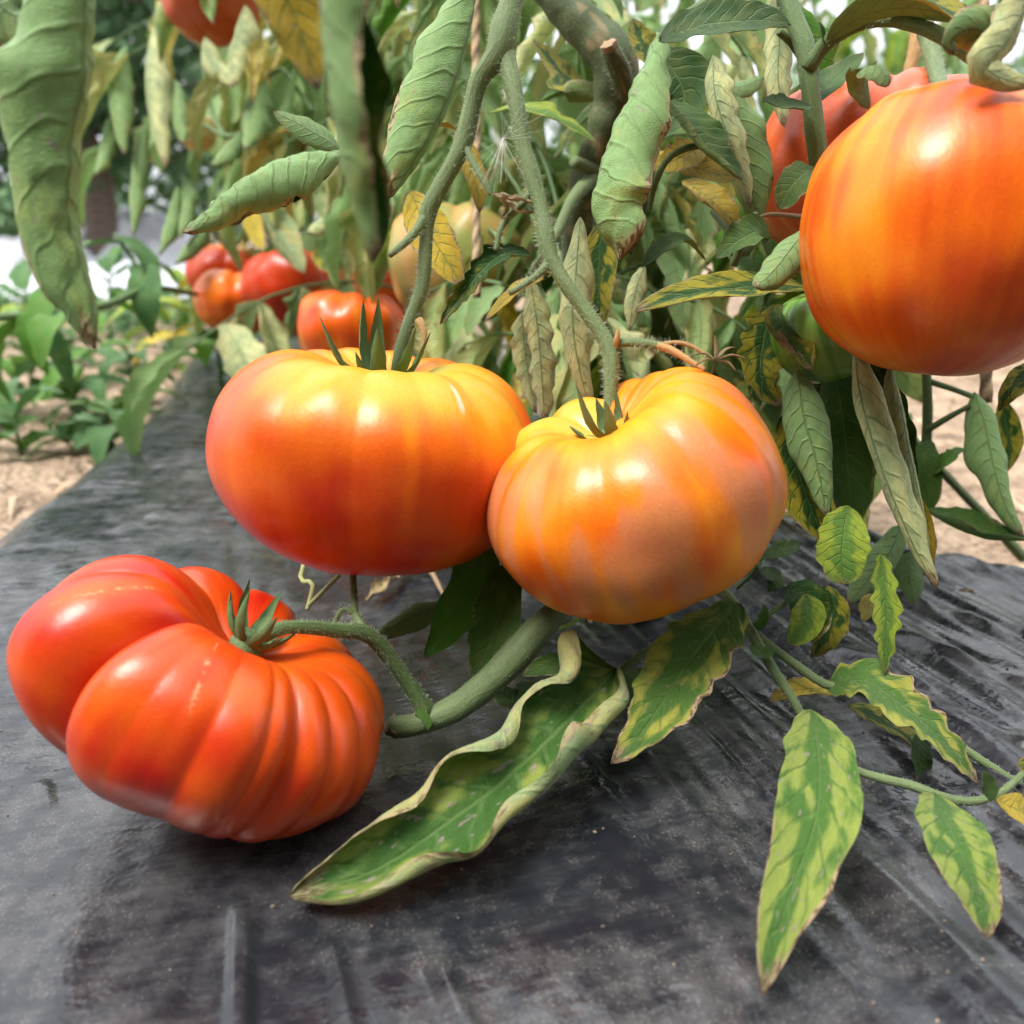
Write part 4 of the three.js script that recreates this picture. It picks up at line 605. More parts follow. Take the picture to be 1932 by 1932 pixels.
// leaves lying on and over the plastic at the lower right
S(A, 'side_shoot', [[1290, 1060, 0.40], [1340, 1095, 0.375], [1375, 1130, 0.36], [1410, 1180, 0.35], [1430, 1215, 0.345], [1460, 1265, 0.338], [1490, 1310, 0.333], [1510, 1345, 0.33]], [22, 22, 22, 24, 22, 20, 18, 15], SM.stem, 300, { hair: 0.001 });
S(A, 'leaf_stalk', [[1415, 1185, 0.35], [1460, 1225, 0.345], [1510, 1260, 0.34], [1555, 1290, 0.337], [1640, 1310, 0.335], [1760, 1375, 0.33], [1860, 1440, 0.326], [1960, 1505, 0.32]], [18, 17, 17, 16, 14, 14, 15, 16], SM.stem, 200, { hair: 0.001 });
S(A, 'leaf_stalk', [[1510, 1345, 0.33], [1550, 1395, 0.325], [1600, 1445, 0.313], [1660, 1468, 0.305], [1720, 1482, 0.300], [1760, 1498, 0.298], [1820, 1512, 0.298], [1880, 1500, 0.303], [1950, 1440, 0.32]], [14, 14, 15, 17, 18, 16, 13, 12, 12], SM.stem, 120, { hair: 0.001 });
S(A, 'leaf_stalk', [[1290, 1185, 0.36], [1250, 1210, 0.35], [1205, 1240, 0.343], [1170, 1268, 0.338], [1140, 1300, 0.334]], [14, 15, 16, 16, 12], SM.dark, 90, { hair: 0.001 });
H(A, 'mottled', [[1160, 1262, -0.036], [1110, 1320, -0.032], [1030, 1400, -0.027], [930, 1490, -0.021], [820, 1570, -0.015], [700, 1645, -0.010], [548, 1690, -0.006]], 80, [0.10, 0.75, 0.65], [2.9, 3.8], { nt: 70, ns: 12, fat: 0.30, point: 0.62, pw: 2.2, cb: 1.05, ce: 0.75, cvn: 0.5, cvf: 3.4, wave: 0.16, lobes: [[0.10, 1, 0.65, 0.05], [0.12, -1, 0.2, 0.06]], quilt: 0.02 });
H(A, 'green', [[1140, 1275, 0.345], [1080, 1260, 0.338], [1030, 1258, 0.334], [985, 1275, 0.332]], 30, [0, 0.7, 0.7], [0.4, 1.3], { nt: 26, ns: 7, pw: 2 });
H(A, 'rolled', [[1250, 1285, 0.35], [1200, 1295, 0.345], [1150, 1300, 0.345], [1095, 1305, 0.35]], 34, [0, 0.3, -1], [0.8, 0.8], { nt: 22 });
H(A, 'green', [[1050, 1305, 0.362], [1010, 1310, 0.36], [970, 1325, 0.359], [930, 1290, 0.365]], 40, [0, 0.9, 0.35], [0.2, 0.2], { nt: 20 });
H(A, 'yellowtip', [[1395, 1138, 0.335], [1340, 1200, 0.323], [1290, 1265, 0.315], [1240, 1340, 0.308], [1195, 1400, 0.304], [1153, 1441, 0.302]], 72, [-0.15, 0.72, 0.7], [0.22, 0.22], { nt: 50, ns: 8, fat: 0.38, point: 0.8, teeth: 0.13, nteeth: 7, fold: 0.1 });
H(A, 'yellowtip_b', [[1530, 1340, -0.034], [1545, 1430, -0.036], [1540, 1540, -0.032], [1500, 1660, -0.024], [1460, 1780, -0.014], [1438, 1878, -0.007]], 76, [-0.05, 0.70, 0.72], [0.35, 0.35], { nt: 56, ns: 9, fat: 0.42, point: 0.85, fold: 0.08, wave: 0.10, pw: 2.4 });
H(A, 'yellowtip_b', [[1762, 1496, -0.022], [1790, 1560, -0.023], [1825, 1640, -0.019], [1850, 1710, -0.013], [1864, 1774, -0.008]], 64, [0.05, 0.72, 0.7], [0.3, 0.3], { nt: 44, ns: 8, fat: 0.46, point: 0.8, seed: 5.5, fold: 0.08 });
H(A, 'yellowtip', [[1560, 1298, 0.337], [1630, 1285, 0.328], [1700, 1330, 0.321], [1770, 1390, 0.316], [1845, 1478, 0.312]], 56, [0.1, 0.75, 0.65], [0.35, 0.3], { nt: 48, ns: 8, fat: 0.30, point: 0.75, teeth: 0.28, nteeth: 7 });
H(A, 'lime', [[1662, 1045, 0.335], [1668, 1100, 0.331], [1672, 1160, 0.329], [1670, 1215, 0.328], [1668, 1272, 0.328]], 26, [-0.15, 0.3, 1], [0.3, 0.5], { nt: 36, ns: 6, teeth: 0.35, nteeth: 6, fat: 0.4 });
H(A, 'rolled', [[1480, 1110, 0.355], [1515, 1125, 0.348], [1530, 1165, 0.345], [1500, 1215, 0.343]], 40, [-0.1, 0.5, 0.8], [0.3, 0.3], { nt: 26 });
S(A, 'leaf_stalk', [[1425, 1180, 0.345], [1455, 1155, 0.348], [1485, 1135, 0.35]], [14, 12, 10], SM.stem);
H(A, 'lime', [[1520, 1120, 0.343], [1525, 1150, 0.341], [1510, 1190, 0.34], [1485, 1215, 0.34]], 34, [0.2, 0.3, 1], [0.3, 0.3], { nt: 24 });
H(A, 'darkyellow', [[1560, 1105, 0.37], [1570, 1150, 0.368], [1560, 1200, 0.366], [1530, 1240, 0.366]], 30, [0.1, 0.3, 1], [0.5, 0.5], { nt: 24 });
H(A, 'yellow', [[1590, 1310, 0.35], [1550, 1300, 0.347], [1500, 1305, 0.345], [1448, 1325, 0.345]], 30, [0, 0.9, 0.4], [0.6, 0.6], { nt: 22 });
H(A, 'darkyellow', [[1600, 1330, 0.35], [1660, 1360, 0.343], [1710, 1390, 0.34], [1750, 1430, 0.338]], 34, [0.1, 0.8, 0.4], [0.6, 0.5], { nt: 24, teeth: 0.2 });
H(A, 'green', [[1740, 1380, 0.338], [1735, 1420, 0.334], [1738, 1460, 0.332], [1742, 1490, 0.33]], 24, [0.3, 0.5, 0.8], [0.5, 0.5], { nt: 20 });
H(A, 'fresh', [[1460, 1225, 0.336], [1440, 1232, 0.333], [1425, 1228, 0.332], [1415, 1222, 0.332]], 13, [0, 0.6, 0.8], [0.3, 0.3], { nt: 12, ns: 4, fat: 0.5, point: 0.4 });
H(A, 'fresh', [[1430, 1190, 0.343], [1438, 1170, 0.341], [1442, 1150, 0.341], [1438, 1140, 0.341]], 12, [0.3, 0.4, 1], [0.4, 0.4], { nt: 12, ns: 4 });
H(A, 'yellow', [[1880, 1510, -0.02], [1910, 1525, -0.018], [1940, 1540, -0.015], [1980, 1560, -0.01]], 36, [0, 0.8, 0.6], [0.5, 0.5], { nt: 20 });
H(A, 'green', [[1870, 1510, -0.018], [1865, 1485, -0.022], [1858, 1465, -0.026], [1852, 1455, -0.028]], 17, [0, 0.4, 1], [0.5, 0.5], { nt: 14 });
H(A, 'patchy', [[1990, 1430, 0.318], [1960, 1440, 0.315], [1935, 1445, 0.315], [1918, 1450, 0.315]], 26, [0, 0.5, 0.8], [0.4, 0.4], { nt: 14 });
// small sprig of dark young leaves
S(A, 'leaf_stalk', [[1390, 1110, 0.40], [1425, 1075, 0.39], [1440, 1040, 0.388], [1432, 1020, 0.388]], [8, 8, 8, 6], SM.dark);
H(A, 'dark', [[1440, 1050, 0.385], [1465, 1040, 0.38], [1490, 1032, 0.378], [1515, 1025, 0.377]], 20, [0, 0.6, 0.8], [0.25, 0.25], { nt: 18, teeth: 0.25, nteeth: 4 });
H(A, 'dark', [[1440, 1070, 0.385], [1455, 1085, 0.38], [1462, 1098, 0.378], [1448, 1115, 0.378]], 19, [0.1, 0.5, 0.8], [0.25, 0.25], { nt: 18, teeth: 0.25, nteeth: 4 });
H(A, 'dark', [[1436, 1060, 0.387], [1415, 1062, 0.384], [1395, 1066, 0.382], [1375, 1075, 0.382]], 16, [0, 0.6, 0.8], [0.25, 0.25], { nt: 16, teeth: 0.25, nteeth: 4 });
// leaves under the two hanging tomatoes
H(A, 'rolled', [[850, 1140, 0.375], [800, 1155, 0.37], [755, 1175, 0.366], [705, 1205, 0.362]], 24, [0.1, -0.3, -1], [1.3, 0.9], { nt: 28, ns: 7 });
H(A, 'fresh', [[925, 1000, 0.365], [900, 1060, 0.36], [868, 1130, 0.356], [840, 1185, 0.353], [800, 1238, 0.35]], 46, [0.35, 0.35, 0.9], [0.5, 1.5], { nt: 40, ns: 8, fat: 0.45, pw: 2.2, wave: 0.1 });
H(A, 'green', [[960, 1060, 0.36], [950, 1130, 0.355], [930, 1200, 0.352], [893, 1282, 0.35]], 48, [-0.35, 0.3, 0.9], [0.6, 0.7], { nt: 36, ns: 8, fat: 0.45 });
// rolled leaf behind, lower right of the tomato
H(A, 'rolled', [[1700, 990, 0.42], [1680, 1040, 0.415], [1640, 1090, 0.41], [1600, 1140, 0.405]], 30, [0.2, 0, -1], [1.3, 1.3], { nt: 28, ns: 7 });
H(A, 'green', [[1720, 1040, 0.42], [1715, 1080, 0.418], [1722, 1120, 0.416], [1715, 1140, 0.416]], 26, [0.2, 0.1, -1], [0.5, 0.5], { nt: 20 });
H(A, 'yellow', [[1650, 1120, 0.40], [1640, 1140, 0.40], [1635, 1160, 0.40], [1625, 1172, 0.40]], 17, [0, 0.2, -1], [0.7, 0.7], { nt: 14 });

// ---------------------------------------------------------------- foliage of the rows: compound leaves with hanging rolled leaflets
const LIB = [];
for (let i = 0; i < 14; i++) {
  const R = rngOf(300 + i), roll = i % 7 < 5 ? 2.0 + 1.2 * R() : 0.3 + 0.6 * R(), b = (R() - 0.5) * 0.35, c = R() * 0.25;
  LIB.push(leafGeo({ single: i % 3 === 2 ? 'top' : 'under', pts: [V(0, 0, 0), V(b * 0.02, -0.03, c * 0.05), V(b * 0.07, -0.06, c * 0.07), V(b * 0.16, -0.100, c * 0.03)], hint: V(0, 0, 1), w: 0.020 + 0.006 * R(), nt: 18, ns: 5, seed: i * 1.7, curl: [roll, roll * (0.7 + 0.5 * R())], pw: 1.3, fat: 0.35 + 0.2 * R(), point: 0.7, teeth: i % 3 === 0 ? 0.22 : 0.06, nteeth: 5, wave: 0.12, lobes: i % 4 === 1 ? [[0.25, 1, 0.7, 0.07], [0.3, -1, 0.5, 0.07]] : [] }));
}
const UP = V(0, 1, 0);
function leaflet(plant, o, p, R, kinds, scale, yaw, droop, name = 'leaf') {
  const kind = kinds[Math.floor(R() * kinds.length)]; let k = Math.floor(R() * LIB.length); if (k % 3 === 2 && (kind === 'rolled' || kind === 'pale')) k = (k + 1) % LIB.length; if (k % 3 === 2) k -= R() < 0.5 ? 1 : 0;
  const m = shade(new THREE.Mesh(LIB[k], leafMat[kind])); m.name = name;
  m.position.copy(p).sub(o); m.rotation.set(droop + (R() - 0.5) * 0.5, yaw, (R() - 0.5) * 0.7, 'YXZ'); m.scale.setScalar(scale * (0.65 + 0.7 * R())); plant.add(m); return m;
}
function compound(plant, from, to, seed, kinds, scale = 1, n = 5, droop0 = 0) {
  const R = rngOf(seed), o = plant.position, d = to.clone().sub(from), L = d.length();
  const pts = [from, from.clone().addScaledVector(d, 0.35).add(V(0, 0.16 * L, 0)), from.clone().addScaledVector(d, 0.72).add(V(0, 0.14 * L, 0)), to];
  part('leaf_stalk', tube(pts, [0.0022 * scale, 0.0017 * scale, 0.001 * scale], { n: 10, m: 5, seed }), SM.far, plant);
  const c = new THREE.CatmullRomCurve3(pts), yaw = Math.atan2(d.x, d.z);
  for (let i = 0; i < n; i++) { const t = 0.42 + 0.58 * i / (n - 1); for (const s of i === n - 1 ? [0] : [-1, 1]) if (R() < 0.9) leaflet(plant, o, c.getPoint(t), R, kinds, scale * (s ? 0.85 : 1.1), yaw + s * 1.2 + (R() - 0.5) * 1.2, droop0 - 0.15 - 0.5 * R()); }
}
const OLD = ['rolled', 'rolled', 'lime', 'pale', 'yellow', 'lime', 'fresh', 'yellowtip', 'fresh', 'rolled'], YOUNG = ['green', 'rolled', 'rolled', 'fresh', 'lime', 'green', 'darkyellow'], PALE = ['lime', 'fresh', 'green', 'rolled'];
function rowPlant(p, h, seed, label, nLeaves, kinds, scale = 1, low = 0.15, reach = 0.26) {
  const t = thing('tomato_plant', label, 'tomato plant', p, 'tomato plants'), R = rngOf(seed), lean = V((R() - 0.5) * 0.1, 0, (R() - 0.5) * 0.1);
  const trunk = [0, 0.25, 0.5, 0.75, 1].map((k) => p.clone().add(V(lean.x * k + 0.03 * n2(seed, k * 4), -0.03 + h * k, lean.z * k + 0.03 * n2(seed + 9, k * 4))));
  part('main_stem', tube(trunk, [0.009, 0.008, 0.007, 0.006, 0.003], { n: 40, m: 8, seed }), SM.far, t); const c = new THREE.CatmullRomCurve3(trunk);
  for (let i = 0; i < nLeaves; i++) { const k = lerp(low, 0.98, (i + R()) / nLeaves), f = c.getPoint(k), a = i * 2.4 + R() * 0.9, l = reach * (0.6 + 0.7 * R()) * (k > 0.85 ? 0.6 : 1); compound(t, f, f.clone().add(V(Math.cos(a) * l, (R() - 0.62) * 0.16, Math.sin(a) * l)), seed * 100 + i, kinds, scale, 5); }
  return { t, c };
}
// the row runs away from the camera to the left
const rowAt = (k) => V(0.06 - 0.27 * k, -0.01, -0.60 - 0.963 * k);
const far = [[0.42, 'tomato plant directly behind the plant with the scarred stem'], [0.86, 'tomato plant behind the distant cluster of red tomatoes'], [1.3, 'tomato plant carrying the distant cluster, farther along the left row'], [1.8, 'tomato plant far along the left row'], [2.4, 'farthest tomato plant of the left row']];
const rows = far.map(([k, label], i) => rowPlant(rowAt(k).add(V(0.03 * (i % 2), 0, 0)), 0.85 + 0.06 * (i % 3), 51 + i, label, i < 3 ? 26 : 18, i < 3 ? OLD : YOUNG, 1.05, 0.10));
// own upper foliage of the two front plants (also above the frame, where it shades the fruit)
function volume(plant, stemPts, n, seed, box, kinds, scale = 1) {
  const R = rngOf(seed), c = new THREE.CatmullRomCurve3(stemPts);
  for (let i = 0; i < n; i++) {
    const q = at(lerp(...box.u, R()), lerp(...box.v, R()), lerp(...box.d, R())); let f = c.getPoint(0), best = 9; for (let k = 0; k <= 30; k++) { const s = c.getPoint(k / 30), dd = s.distanceTo(q) + 0.6 * Math.max(0, s.y - q.y - 0.08); if (dd < best) { best = dd; f = s; } }
    compound(plant, f, q, seed * 1000 + i, kinds, scale, 4);
  }
}
const stemA = [baseA.clone(), at(1085, 700, 0.58), at(1080, 520, 0.53), at(1115, 320, 0.47), at(1160, 150, 0.445), at(1050, -10, 0.44), V(0.0, 0.62, -0.42), V(0.0, 0.8, -0.42), V(-0.02, 1.0, -0.42)];
part('main_stem', tube([at(1000, -90, 0.44), at(960, -190, 0.43), stemA[6], stemA[7], stemA[8]], [0.0098, 0.009, 0.008, 0.007, 0.004], { n: 60, m: 10, seed: 5 }), SM.trunk, A);
volume(A, stemA, 34, 1, { u: [690, 1460], v: [40, 680], d: [0.50, 0.74] }, OLD, 0.78);
volume(A, stemA, 12, 2, { u: [980, 1440], v: [560, 800], d: [0.46, 0.62] }, OLD, 0.8);
{ const R = rngOf(91), c = new THREE.CatmullRomCurve3(stemA.slice(6)); for (let i = 0; i < 4; i++) { const f = c.getPoint((i + 0.5) / 4), a = R() * 6.28, l = 0.18 + 0.2 * R(); compound(A, f, f.clone().add(V(Math.cos(a) * l + 0.04, -0.03 + 0.05 * R(), Math.sin(a) * l - 0.04)), 9100 + i, OLD, 1.1, 5); } }
const stemB = [baseB.clone(), at(1620, 700, 0.47), at(1552, 420, 0.36), at(1520, 95, 0.342), at(1440, -120, 0.36), V(0.24, 0.6, -0.36), V(0.26, 0.8, -0.36), V(0.28, 1.0, -0.36)];
part('branch', tube([at(1440, -120, 0.36), at(1490, -240, 0.36), stemB[5], stemB[6], stemB[7]], [0.0036, 0.005, 0.006, 0.006, 0.004], { n: 50, m: 8, seed: 6 }), SM.far, B);
volume(B, stemB, 16, 3, { u: [1400, 1640], v: [120, 760], d: [0.46, 0.66] }, YOUNG, 0.7);
{ const R = rngOf(92), c = new THREE.CatmullRomCurve3(stemB.slice(5)); for (let i = 0; i < 4; i++) { const f = c.getPoint((i + 0.5) / 4), a = R() * 6.28, l = 0.16 + 0.18 * R(); compound(B, f, f.clone().add(V(Math.cos(a) * l + 0.05, -0.02 + 0.05 * R(), Math.sin(a) * l)), 9200 + i, YOUNG, 1.1, 5); } }
// next row on the right, beyond the straw path
[[1.15, -1.9, 'tomato plant of the far right row, left of the orange tomato'], [1.75, -1.75, 'tomato plant of the far right row at the right edge'], [0.72, -2.3, 'tomato plant of the far right row behind the scarred stem'], [0.35, -2.9, 'tomato plant at the far end of the right row']].forEach(([x, z, label], i) => rowPlant(V(x, SOIL_Y, z), 0.95 + 0.06 * i, 71 + i, label, 16, PALE, 1.5, 0.12, 0.36));
// leaves of the row hanging over the distant fruit, upper left
{ const s = [0, 0.3, 0.6, 1].map((k) => rows[0].c.getPoint(k)), s1 = [0, 0.3, 0.6, 1].map((k) => rows[1].c.getPoint(k));
  volume(rows[0].t, s, 14, 11, { u: [430, 900], v: [20, 300], d: [0.74, 0.95] }, OLD, 1.0);
  volume(rows[1].t, s1, 20, 14, { u: [190, 640], v: [-20, 330], d: [0.92, 1.25] }, OLD, 0.95); }
{ const P = rows[1].t, Q = rows[0].t, U = [0.2, 0.05, -1];
  for (const [pl, kind, pts, hw, f, c] of [
    [P, 'rolled', [[238, 85], [214, 130], [216, 200], [234, 292]], 22, U, 2.2], [P, 'pale', [[290, 40], [280, 110], [284, 210], [312, 318]], 24, [0.5, 0, -0.8], 2.2], [P, 'rolled', [[275, 230], [258, 290], [252, 370], [250, 448]], 15, U, 2.4],
    [P, 'rolled', [[205, 220], [196, 260], [188, 300], [178, 330]], 15, U, 2.2], [Q, 'pale', [[462, 10], [450, 60], [436, 110], [440, 164]], 25, [0.4, 0, -1], 2.0], [Q, 'pale', [[385, 70], [395, 110], [420, 135], [442, 162]], 22, [0.2, -0.5, -1], 1.6],
    [Q, 'rolled', [[500, 150], [478, 190], [470, 240], [462, 282]], 26, U, 1.9], [Q, 'rolled', [[456, 250], [436, 270], [418, 292], [398, 312]], 18, [0, -0.5, -1], 1.8], [P, 'rolled', [[335, 350], [322, 400], [312, 440], [300, 482]], 14, U, 2.3], [P, 'rolled', [[330, 150], [328, 190], [334, 230], [346, 272]], 16, U, 2.2],
    [P, 'yellow', [[295, 0], [304, 30], [312, 50], [318, 66]], 14, U, 0.8], [Q, 'mottled', [[478, 385], [510, 420], [545, 470], [575, 515]], 34, [0.4, 0.2, -1], 0.7], [Q, 'yellow', [[462, 390], [475, 420], [485, 450], [498, 475]], 18, [0.2, 0.3, 1], 0.5],
    [Q, 'pale', [[650, 405], [620, 412], [598, 425], [582, 440]], 20, [0, -0.4, -1], 1.9], [Q, 'darkyellow', [[628, 450], [622, 470], [615, 495], [625, 515]], 24, [0, 0.2, 1], 0.9], [P, 'rolled', [[385, 400], [372, 440], [350, 470], [330, 500]], 14, U, 2.2], [P, 'rolled', [[345, 330], [350, 370], [345, 410], [338, 450]], 14, U, 2.3],
  ]) { const d0 = pl === P ? 0.95 : 0.80; H(pl, kind, pts.map(([u, v], i) => [u, v, d0 - 0.01 * i]), hw, f, [c, c * 0.9], { nt: 26, ns: 7, pw: 1.2, fat: 0.4, wave: 0.06, cb: 1 }); }
  S(Q, 'branch', [[520, 210, 0.82], [460, 250, 0.83], [420, 255, 0.85], [385, 235, 0.86], [350, 228, 0.87]], [9, 9, 8, 7, 6], SM.far); S(Q, 'branch', [[425, 260, 0.85], [400, 210, 0.86], [388, 150, 0.86], [380, 90, 0.87]], [10, 9, 8, 8], SM.far); S(Q, 'branch', [[590, 210, 0.82], [555, 160, 0.82], [530, 130, 0.83], [505, 145, 0.83]], [9, 8, 8, 7], SM.far);
}
// the same row goes on past the camera on the right, and the next row stands behind it: both out of frame
[[-0.75, 0], [-1.2, 0], [-1.7, 0]].forEach(([k], i) => rowPlant(rowAt(k).add(V(0.12, 0, 0)), 1.5, 81 + i, ['tomato plant of this row just right of the camera, out of view', 'tomato plant of this row behind the camera, out of view', 'last tomato plant of this row behind the camera, out of view'][i], 16, YOUNG, 1.5, 0.12, 0.3));
[[-1.5, 0.5], [-1.1, 1.1], [-0.5, 1.5], [0.1, 1.7]].forEach(([x, z], i) => rowPlant(V(x, SOIL_Y, z), 1.35, 86 + i, ['first', 'second', 'third', 'fourth'][i] + ' tomato plant of the next row behind the camera, out of view', 18, YOUNG, 2.0, 0.06, 0.36));
// ---------------------------------------------------------------- green seedlings and weeds on the left
const BROAD = []; for (let i = 0; i < 6; i++) BROAD.push(leafGeo({ single: 'top', pts: [V(0, 0, 0), V(0.01, 0.012, 0.035), V(0, 0.012, 0.075), V(0.005 * (i - 3), -0.012 - 0.006 * (i % 3), 0.115)], hint: V(0, 1, 0), w: 0.017 + 0.003 * (i % 3), nt: 16, ns: 4, seed: 60 + i, curl: [0.35, 0.35], fat: 0.4, point: 0.9, teeth: i % 2 ? 0.12 : 0, wave: 0.1 }));
function seedling(p, h, n, seed, label, kinds, scale, lean = V(0, 0, 0)) {
  const t = thing('seedling', label, 'seedling', p, 'green seedlings beside the bed'), R = rngOf(seed), top = p.clone().add(lean).add(V(0, h, 0)), c = new THREE.CatmullRomCurve3([p.clone().add(V(0, -0.02, 0)), p.clone().add(V(lean.x * 0.35, h * 0.5, lean.z * 0.35)), top]);
  part('stem', tube(c.points, [0.0035, 0.003, 0.0016], { n: 16, m: 6, seed }), SM.far, t);
  for (let i = 0; i < n; i++) { const k = 0.18 + 0.82 * (i + 0.5) / n, m = shade(new THREE.Mesh(BROAD[Math.floor(R() * 6)], leafMat[kinds[Math.floor(R() * kinds.length)]])); m.name = 'leaf'; m.position.copy(c.getPoint(k)).sub(p); m.rotation.set(-0.55 + 0.9 * R(), i * 2.4 + R(), (R() - 0.5) * 0.5, 'YXZ'); m.scale.setScalar(scale * (0.7 + 0.6 * R())); t.add(m); }
}
const soilAt = (u, v) => { const p = ground(u, v, SOIL_Y); p.y = soilY(p.x, p.z); return p; };
seedling(soilAt(150, 800), 0.10, 16, 401, 'broad-leaved green seedling on the straw beside the plastic edge', ['weed', 'fresh', 'weed'], 0.74);
seedling(soilAt(255, 770), 0.08, 12, 402, 'small seedling touching the left edge of the plastic', ['weed', 'green'], 0.62);
seedling(soilAt(40, 860), 0.06, 10, 403, 'low seedling at the left edge of the picture', ['weed', 'weed', 'fresh'], 0.62);
seedling(soilAt(60, 740), 0.17, 18, 404, 'taller seedling with bright leaves at the left edge', ['fresh', 'weed', 'lime'], 0.78, V(0.02, 0, 0));
seedling(soilAt(330, 700), 0.10, 13, 405, 'yellowing seedling in front of the distant tomatoes', ['lime', 'weed', 'yellowtip'], 0.70);
seedling(soilAt(210, 690), 0.20, 15, 406, 'upright seedling below the pointed hanging leaf', ['weed', 'fresh'], 0.70, V(0.03, 0, 0));
seedling(soilAt(190, 850), 0.06, 12, 407, 'spreading seedling with drooping leaves over the plastic edge', ['weed', 'weed', 'green'], 0.78, V(0.02, 0, 0));
seedling(soilAt(-10, 790), 0.10, 13, 408, 'seedling cut off by the left edge of the picture', ['weed', 'fresh'], 0.70);
seedling(soilAt(120, 690), 0.09, 13, 409, 'bluish green seedling among the straw farther back', ['weed', 'weed', 'lime'], 0.62);
for (const [u, v, s] of [[420, 745, 1], [390, 690, 2], [470, 700, 3]]) { const p = ground(u, v); p.y = 0; seedling(p, 0.07 + 0.02 * s, 8, 410 + s, ['yellow-green sprout at the base of the row, nearest the wide tomato', 'sprout at the base of the row right of the plastic edge', 'sprout under the distant heart-shaped tomato'][s - 1], ['lime', 'fresh', 'yellow', 'green'], 0.85); }
// a long shoot that reaches out of the row to the left
{ const t = thing('tomato_shoot', 'long thin tomato shoot reaching left out of the row', 'shoot', at(400, 565, 1.0), 'shoots'), pts = [at(430, 560, 1.05), at(370, 555, 0.98), at(310, 545, 0.92), at(265, 548, 0.88), at(200, 575, 0.84), at(100, 590, 0.8), at(-40, 600, 0.78)];
  part('stem', tube(pts, [0.003, 0.003, 0.0035, 0.004, 0.004, 0.004, 0.004], { n: 50, m: 7 }), SM.far, t);
  part('stem', tube([at(290, 545, 0.9), at(250, 490, 0.9), at(215, 440, 0.9)], [0.003, 0.0025, 0.0015], { n: 12, m: 6 }), SM.far, t);
  const R = rngOf(77); for (const [u, v, d, yaw] of [[215, 445, 0.9, 1.2], [235, 460, 0.9, -1], [225, 470, 0.9, 2.4], [90, 590, 0.8, 0.4], [60, 595, 0.8, -1.2], [20, 600, 0.79, 1.6], [75, 540, 0.8, 0.2], [180, 580, 0.83, 2.9], [250, 500, 0.9, 0.6]]) { const m = shade(new THREE.Mesh(BROAD[Math.floor(R() * 6)], leafMat[R() < 0.6 ? 'fresh' : 'weed'])); m.name = 'leaf'; m.position.copy(at(u, v, d)).sub(t.position); m.rotation.set(0.3 + R() * 0.8, yaw, 0.3 * R(), 'YXZ'); m.scale.setScalar(0.75); t.add(m); } }
{ // ground cover further back on the left
  const R = rngOf(88), n = 1300, im = new THREE.InstancedMesh(BROAD[0], leafMat.weed, n), M = new THREE.Matrix4(), Q = new THREE.Quaternion(), E = new THREE.Euler();
  for (let i = 0; i < n; i++) { const q = ground(lerp(-60, 560, R()), lerp(588, 690, R() * R()), SOIL_Y), k = n2(q.x * 3, q.z * 3) > -0.1 ? 1 : 0.35; E.set(-0.9 + 1.2 * R(), R() * 6.28, 0, 'YXZ'); Q.setFromEuler(E); M.compose(q.add(V(0, 0.005 + 0.05 * R() * k, 0)), Q, V(1, 1, 1).multiplyScalar((0.3 + 0.35 * R()) * k)); im.setMatrixAt(i, M); }
  im.name = 'ground_cover'; im.userData = { kind: 'stuff', label: 'low green weeds covering the soil at the left', category: 'weeds' }; shade(im); scene.add(im);
}
// ---------------------------------------------------------------- small things
const ropeMat = new THREE.MeshStandardMaterial({ name: 'twine', map: dataTex(64, 64, (x, y) => { const k = 0.75 + 0.4 * Math.sin((x + y * 2) * 6.2832 * 2) + 0.2 * n2(x * 9, y * 20); return [0.42 * k, 0.30 * k, 0.18 * k]; }, true, true), roughness: 0.9 });
for (const [u0, u1, v1, d, r, label] of [[898, 900, 560, 0.52, 0.0026, 'brown twisted twine hanging behind the forked fruit stem'], [1855, 1860, 760, 0.47, 0.0032, 'frayed brown twine beside the large orange tomato']]) solo('twine', tube([at(u0 + 15, -400, d), at(u0, 0, d), at((u0 + u1) / 2, v1 * 0.5, d), at(u1, v1, d)], [r, r, r, r], { n: 120, m: 8, lump: 0.12 }), ropeMat, label, 'twine', 'support twines');
{ const p = farAt(940, 1.5); const t = thing('support_post', 'white plastic support post behind the forked stem', 'post', p); const m = new THREE.MeshStandardMaterial({ name: 'white_plastic', color: new THREE.Color(0.75, 0.76, 0.78), roughness: 0.45 }); part('post', tube([p.clone().add(V(0, -0.1, 0)), p.clone().add(V(0, 0.6, 0)), p.clone().add(V(0, 1.6, 0))], [0.012, 0.012, 0.012], { n: 4, m: 16, lump: 0 }), m, t); part('post_cap', tube([p.clone().add(V(0, 1.6, 0)), p.clone().add(V(0, 1.63, 0))], [0.014, 0.013], { n: 3, m: 16, lump: 0 }), m, t); }
{ // dandelion seed tuft caught between the stems
  const c = at(948, 262, 0.335), R = rngOf(17), G = [], cone = new THREE.CylinderGeometry(0.00002, 0.000035, 1, 3, 1, true); cone.translate(0, 0.5, 0);
  for (let i = 0; i < 46; i++) { const d = camDir(R() - 0.5, i < 22 ? -0.6 - R() : (R() - 0.5) * 1.2, (R() - 0.5)).normalize(); G.push(cone.clone().applyMatrix4(new THREE.Matrix4().compose(c, new THREE.Quaternion().setFromUnitVectors(UP, d), V(1, 0.012 + 0.012 * R(), 1)))); }
  solo('seed_tuft', mergeGeometries(G), new THREE.MeshStandardMaterial({ name: 'pappus', color: new THREE.Color(0.8, 0.8, 0.76), roughness: 0.6 }), 'white thistledown seed tuft caught between the two stem forks', 'seed tuft');
}
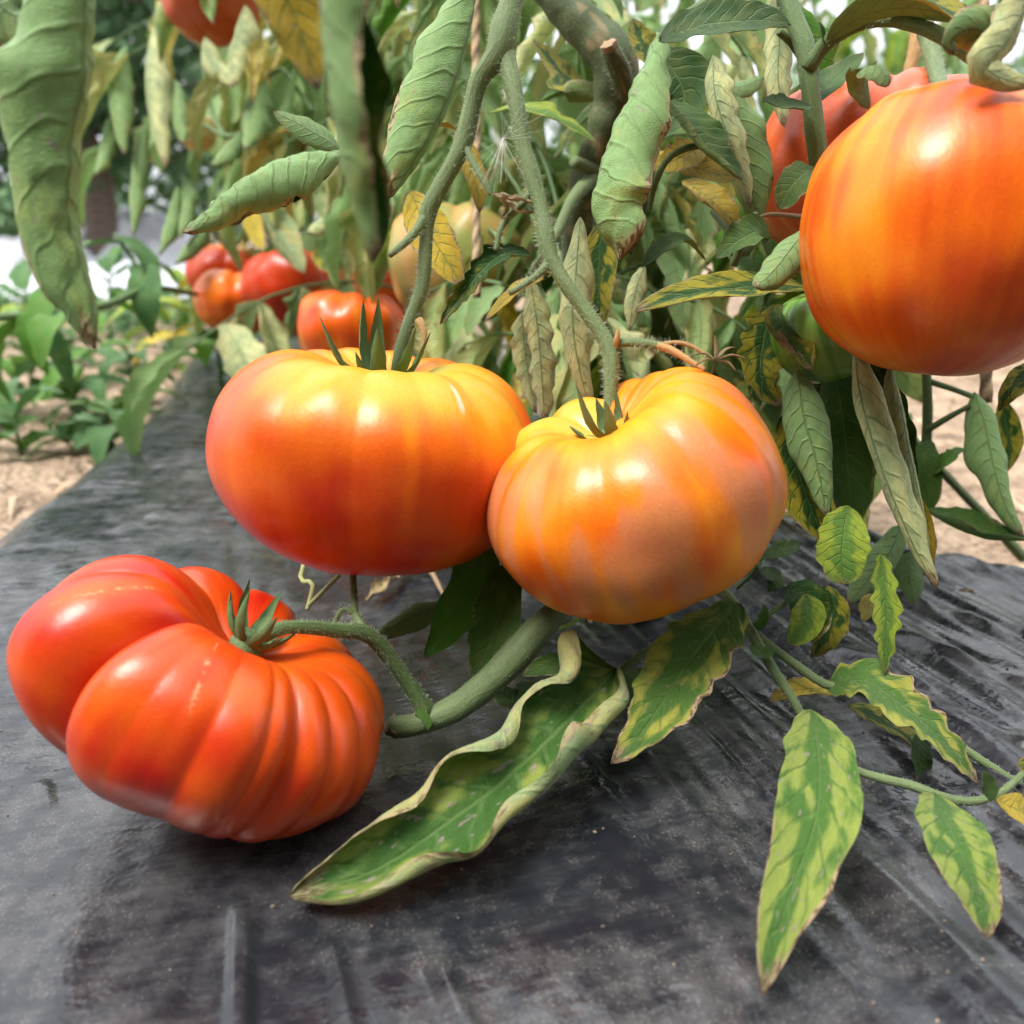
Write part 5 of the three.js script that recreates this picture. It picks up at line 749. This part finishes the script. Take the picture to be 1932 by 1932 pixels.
// fallen leaves and bits on the plastic
function fallen(label, uv, w, mat, seed, o = {}) { const P = uv.map(([u, v, h = 0.004]) => { const q = ground(u, v); q.y = bedY(q.x, -q.z) + h; return q; }); return solo(o.name ?? 'fallen_leaf', leafGeo({ pts: P, hint: V(0, 1, 0), w, nt: 28, ns: 5, seed, curl: [1.8, 1.6], wave: 0.5, quilt: 0.15, pw: 1.2, ...o }), leafMat[mat], label, 'fallen leaf', 'withered leaves on the plastic'); }
fallen('twisted pale dry leaf on the plastic below the wide hanging tomato', [[690, 1140, 0.004], [720, 1128, 0.007], [740, 1112, 0.006], [770, 1090, 0.005]], 0.006, 'dry', 71);
fallen('crumpled dry leaf behind the leaves under the hanging tomatoes', [[770, 1088, 0.006], [810, 1078, 0.01], [850, 1070, 0.008], [890, 1045, 0.006]], 0.009, 'dry', 72, { wave: 0.8 });
fallen('flat crumpled brown leaf under the yellow-orange tomato', [[1105, 1190, 0.003], [1150, 1182, 0.008], [1200, 1175, 0.008], [1250, 1178, 0.004]], 0.012, 'dry', 73, { wave: 0.7 });
fallen('thin curved yellow-green leaf strip on the plastic', [[1018, 1208, 0.002], [1060, 1205, 0.003], [1095, 1192, 0.004], [1125, 1172, 0.006]], 0.0022, 'lime', 74, { wave: 0.1, quilt: 0 });
fallen('yellow fallen leaf lying right of the yellow-orange tomato', [[1560, 992, 0.003], [1530, 990, 0.004], [1500, 990, 0.004], [1470, 978, 0.003]], 0.012, 'yellow', 75, { curl: [0.4, 0.4], wave: 0.15, quilt: 0.03 });
fallen('tiny curled dry leaf scrap on the right-hand plastic', [[1805, 1128, 0.002], [1815, 1130, 0.003], [1830, 1131, 0.003], [1838, 1133, 0.002]], 0.0018, 'dry', 76, { name: 'leaf_scrap' });
{ const q = (u, v, h) => { const p = ground(u, v); p.y = bedY(p.x, -p.z) + h; return p; }; solo('dry_twig', tube([q(795, 1075, 0.003), q(815, 1095, 0.004), q(840, 1135, 0.003)], [0.0013, 0.0016, 0.001], { n: 14, m: 6, lump: 0.2 }), SM.dry, 'short dry brown twig lying on the plastic', 'twig'); }
renderer.render(scene, camera);
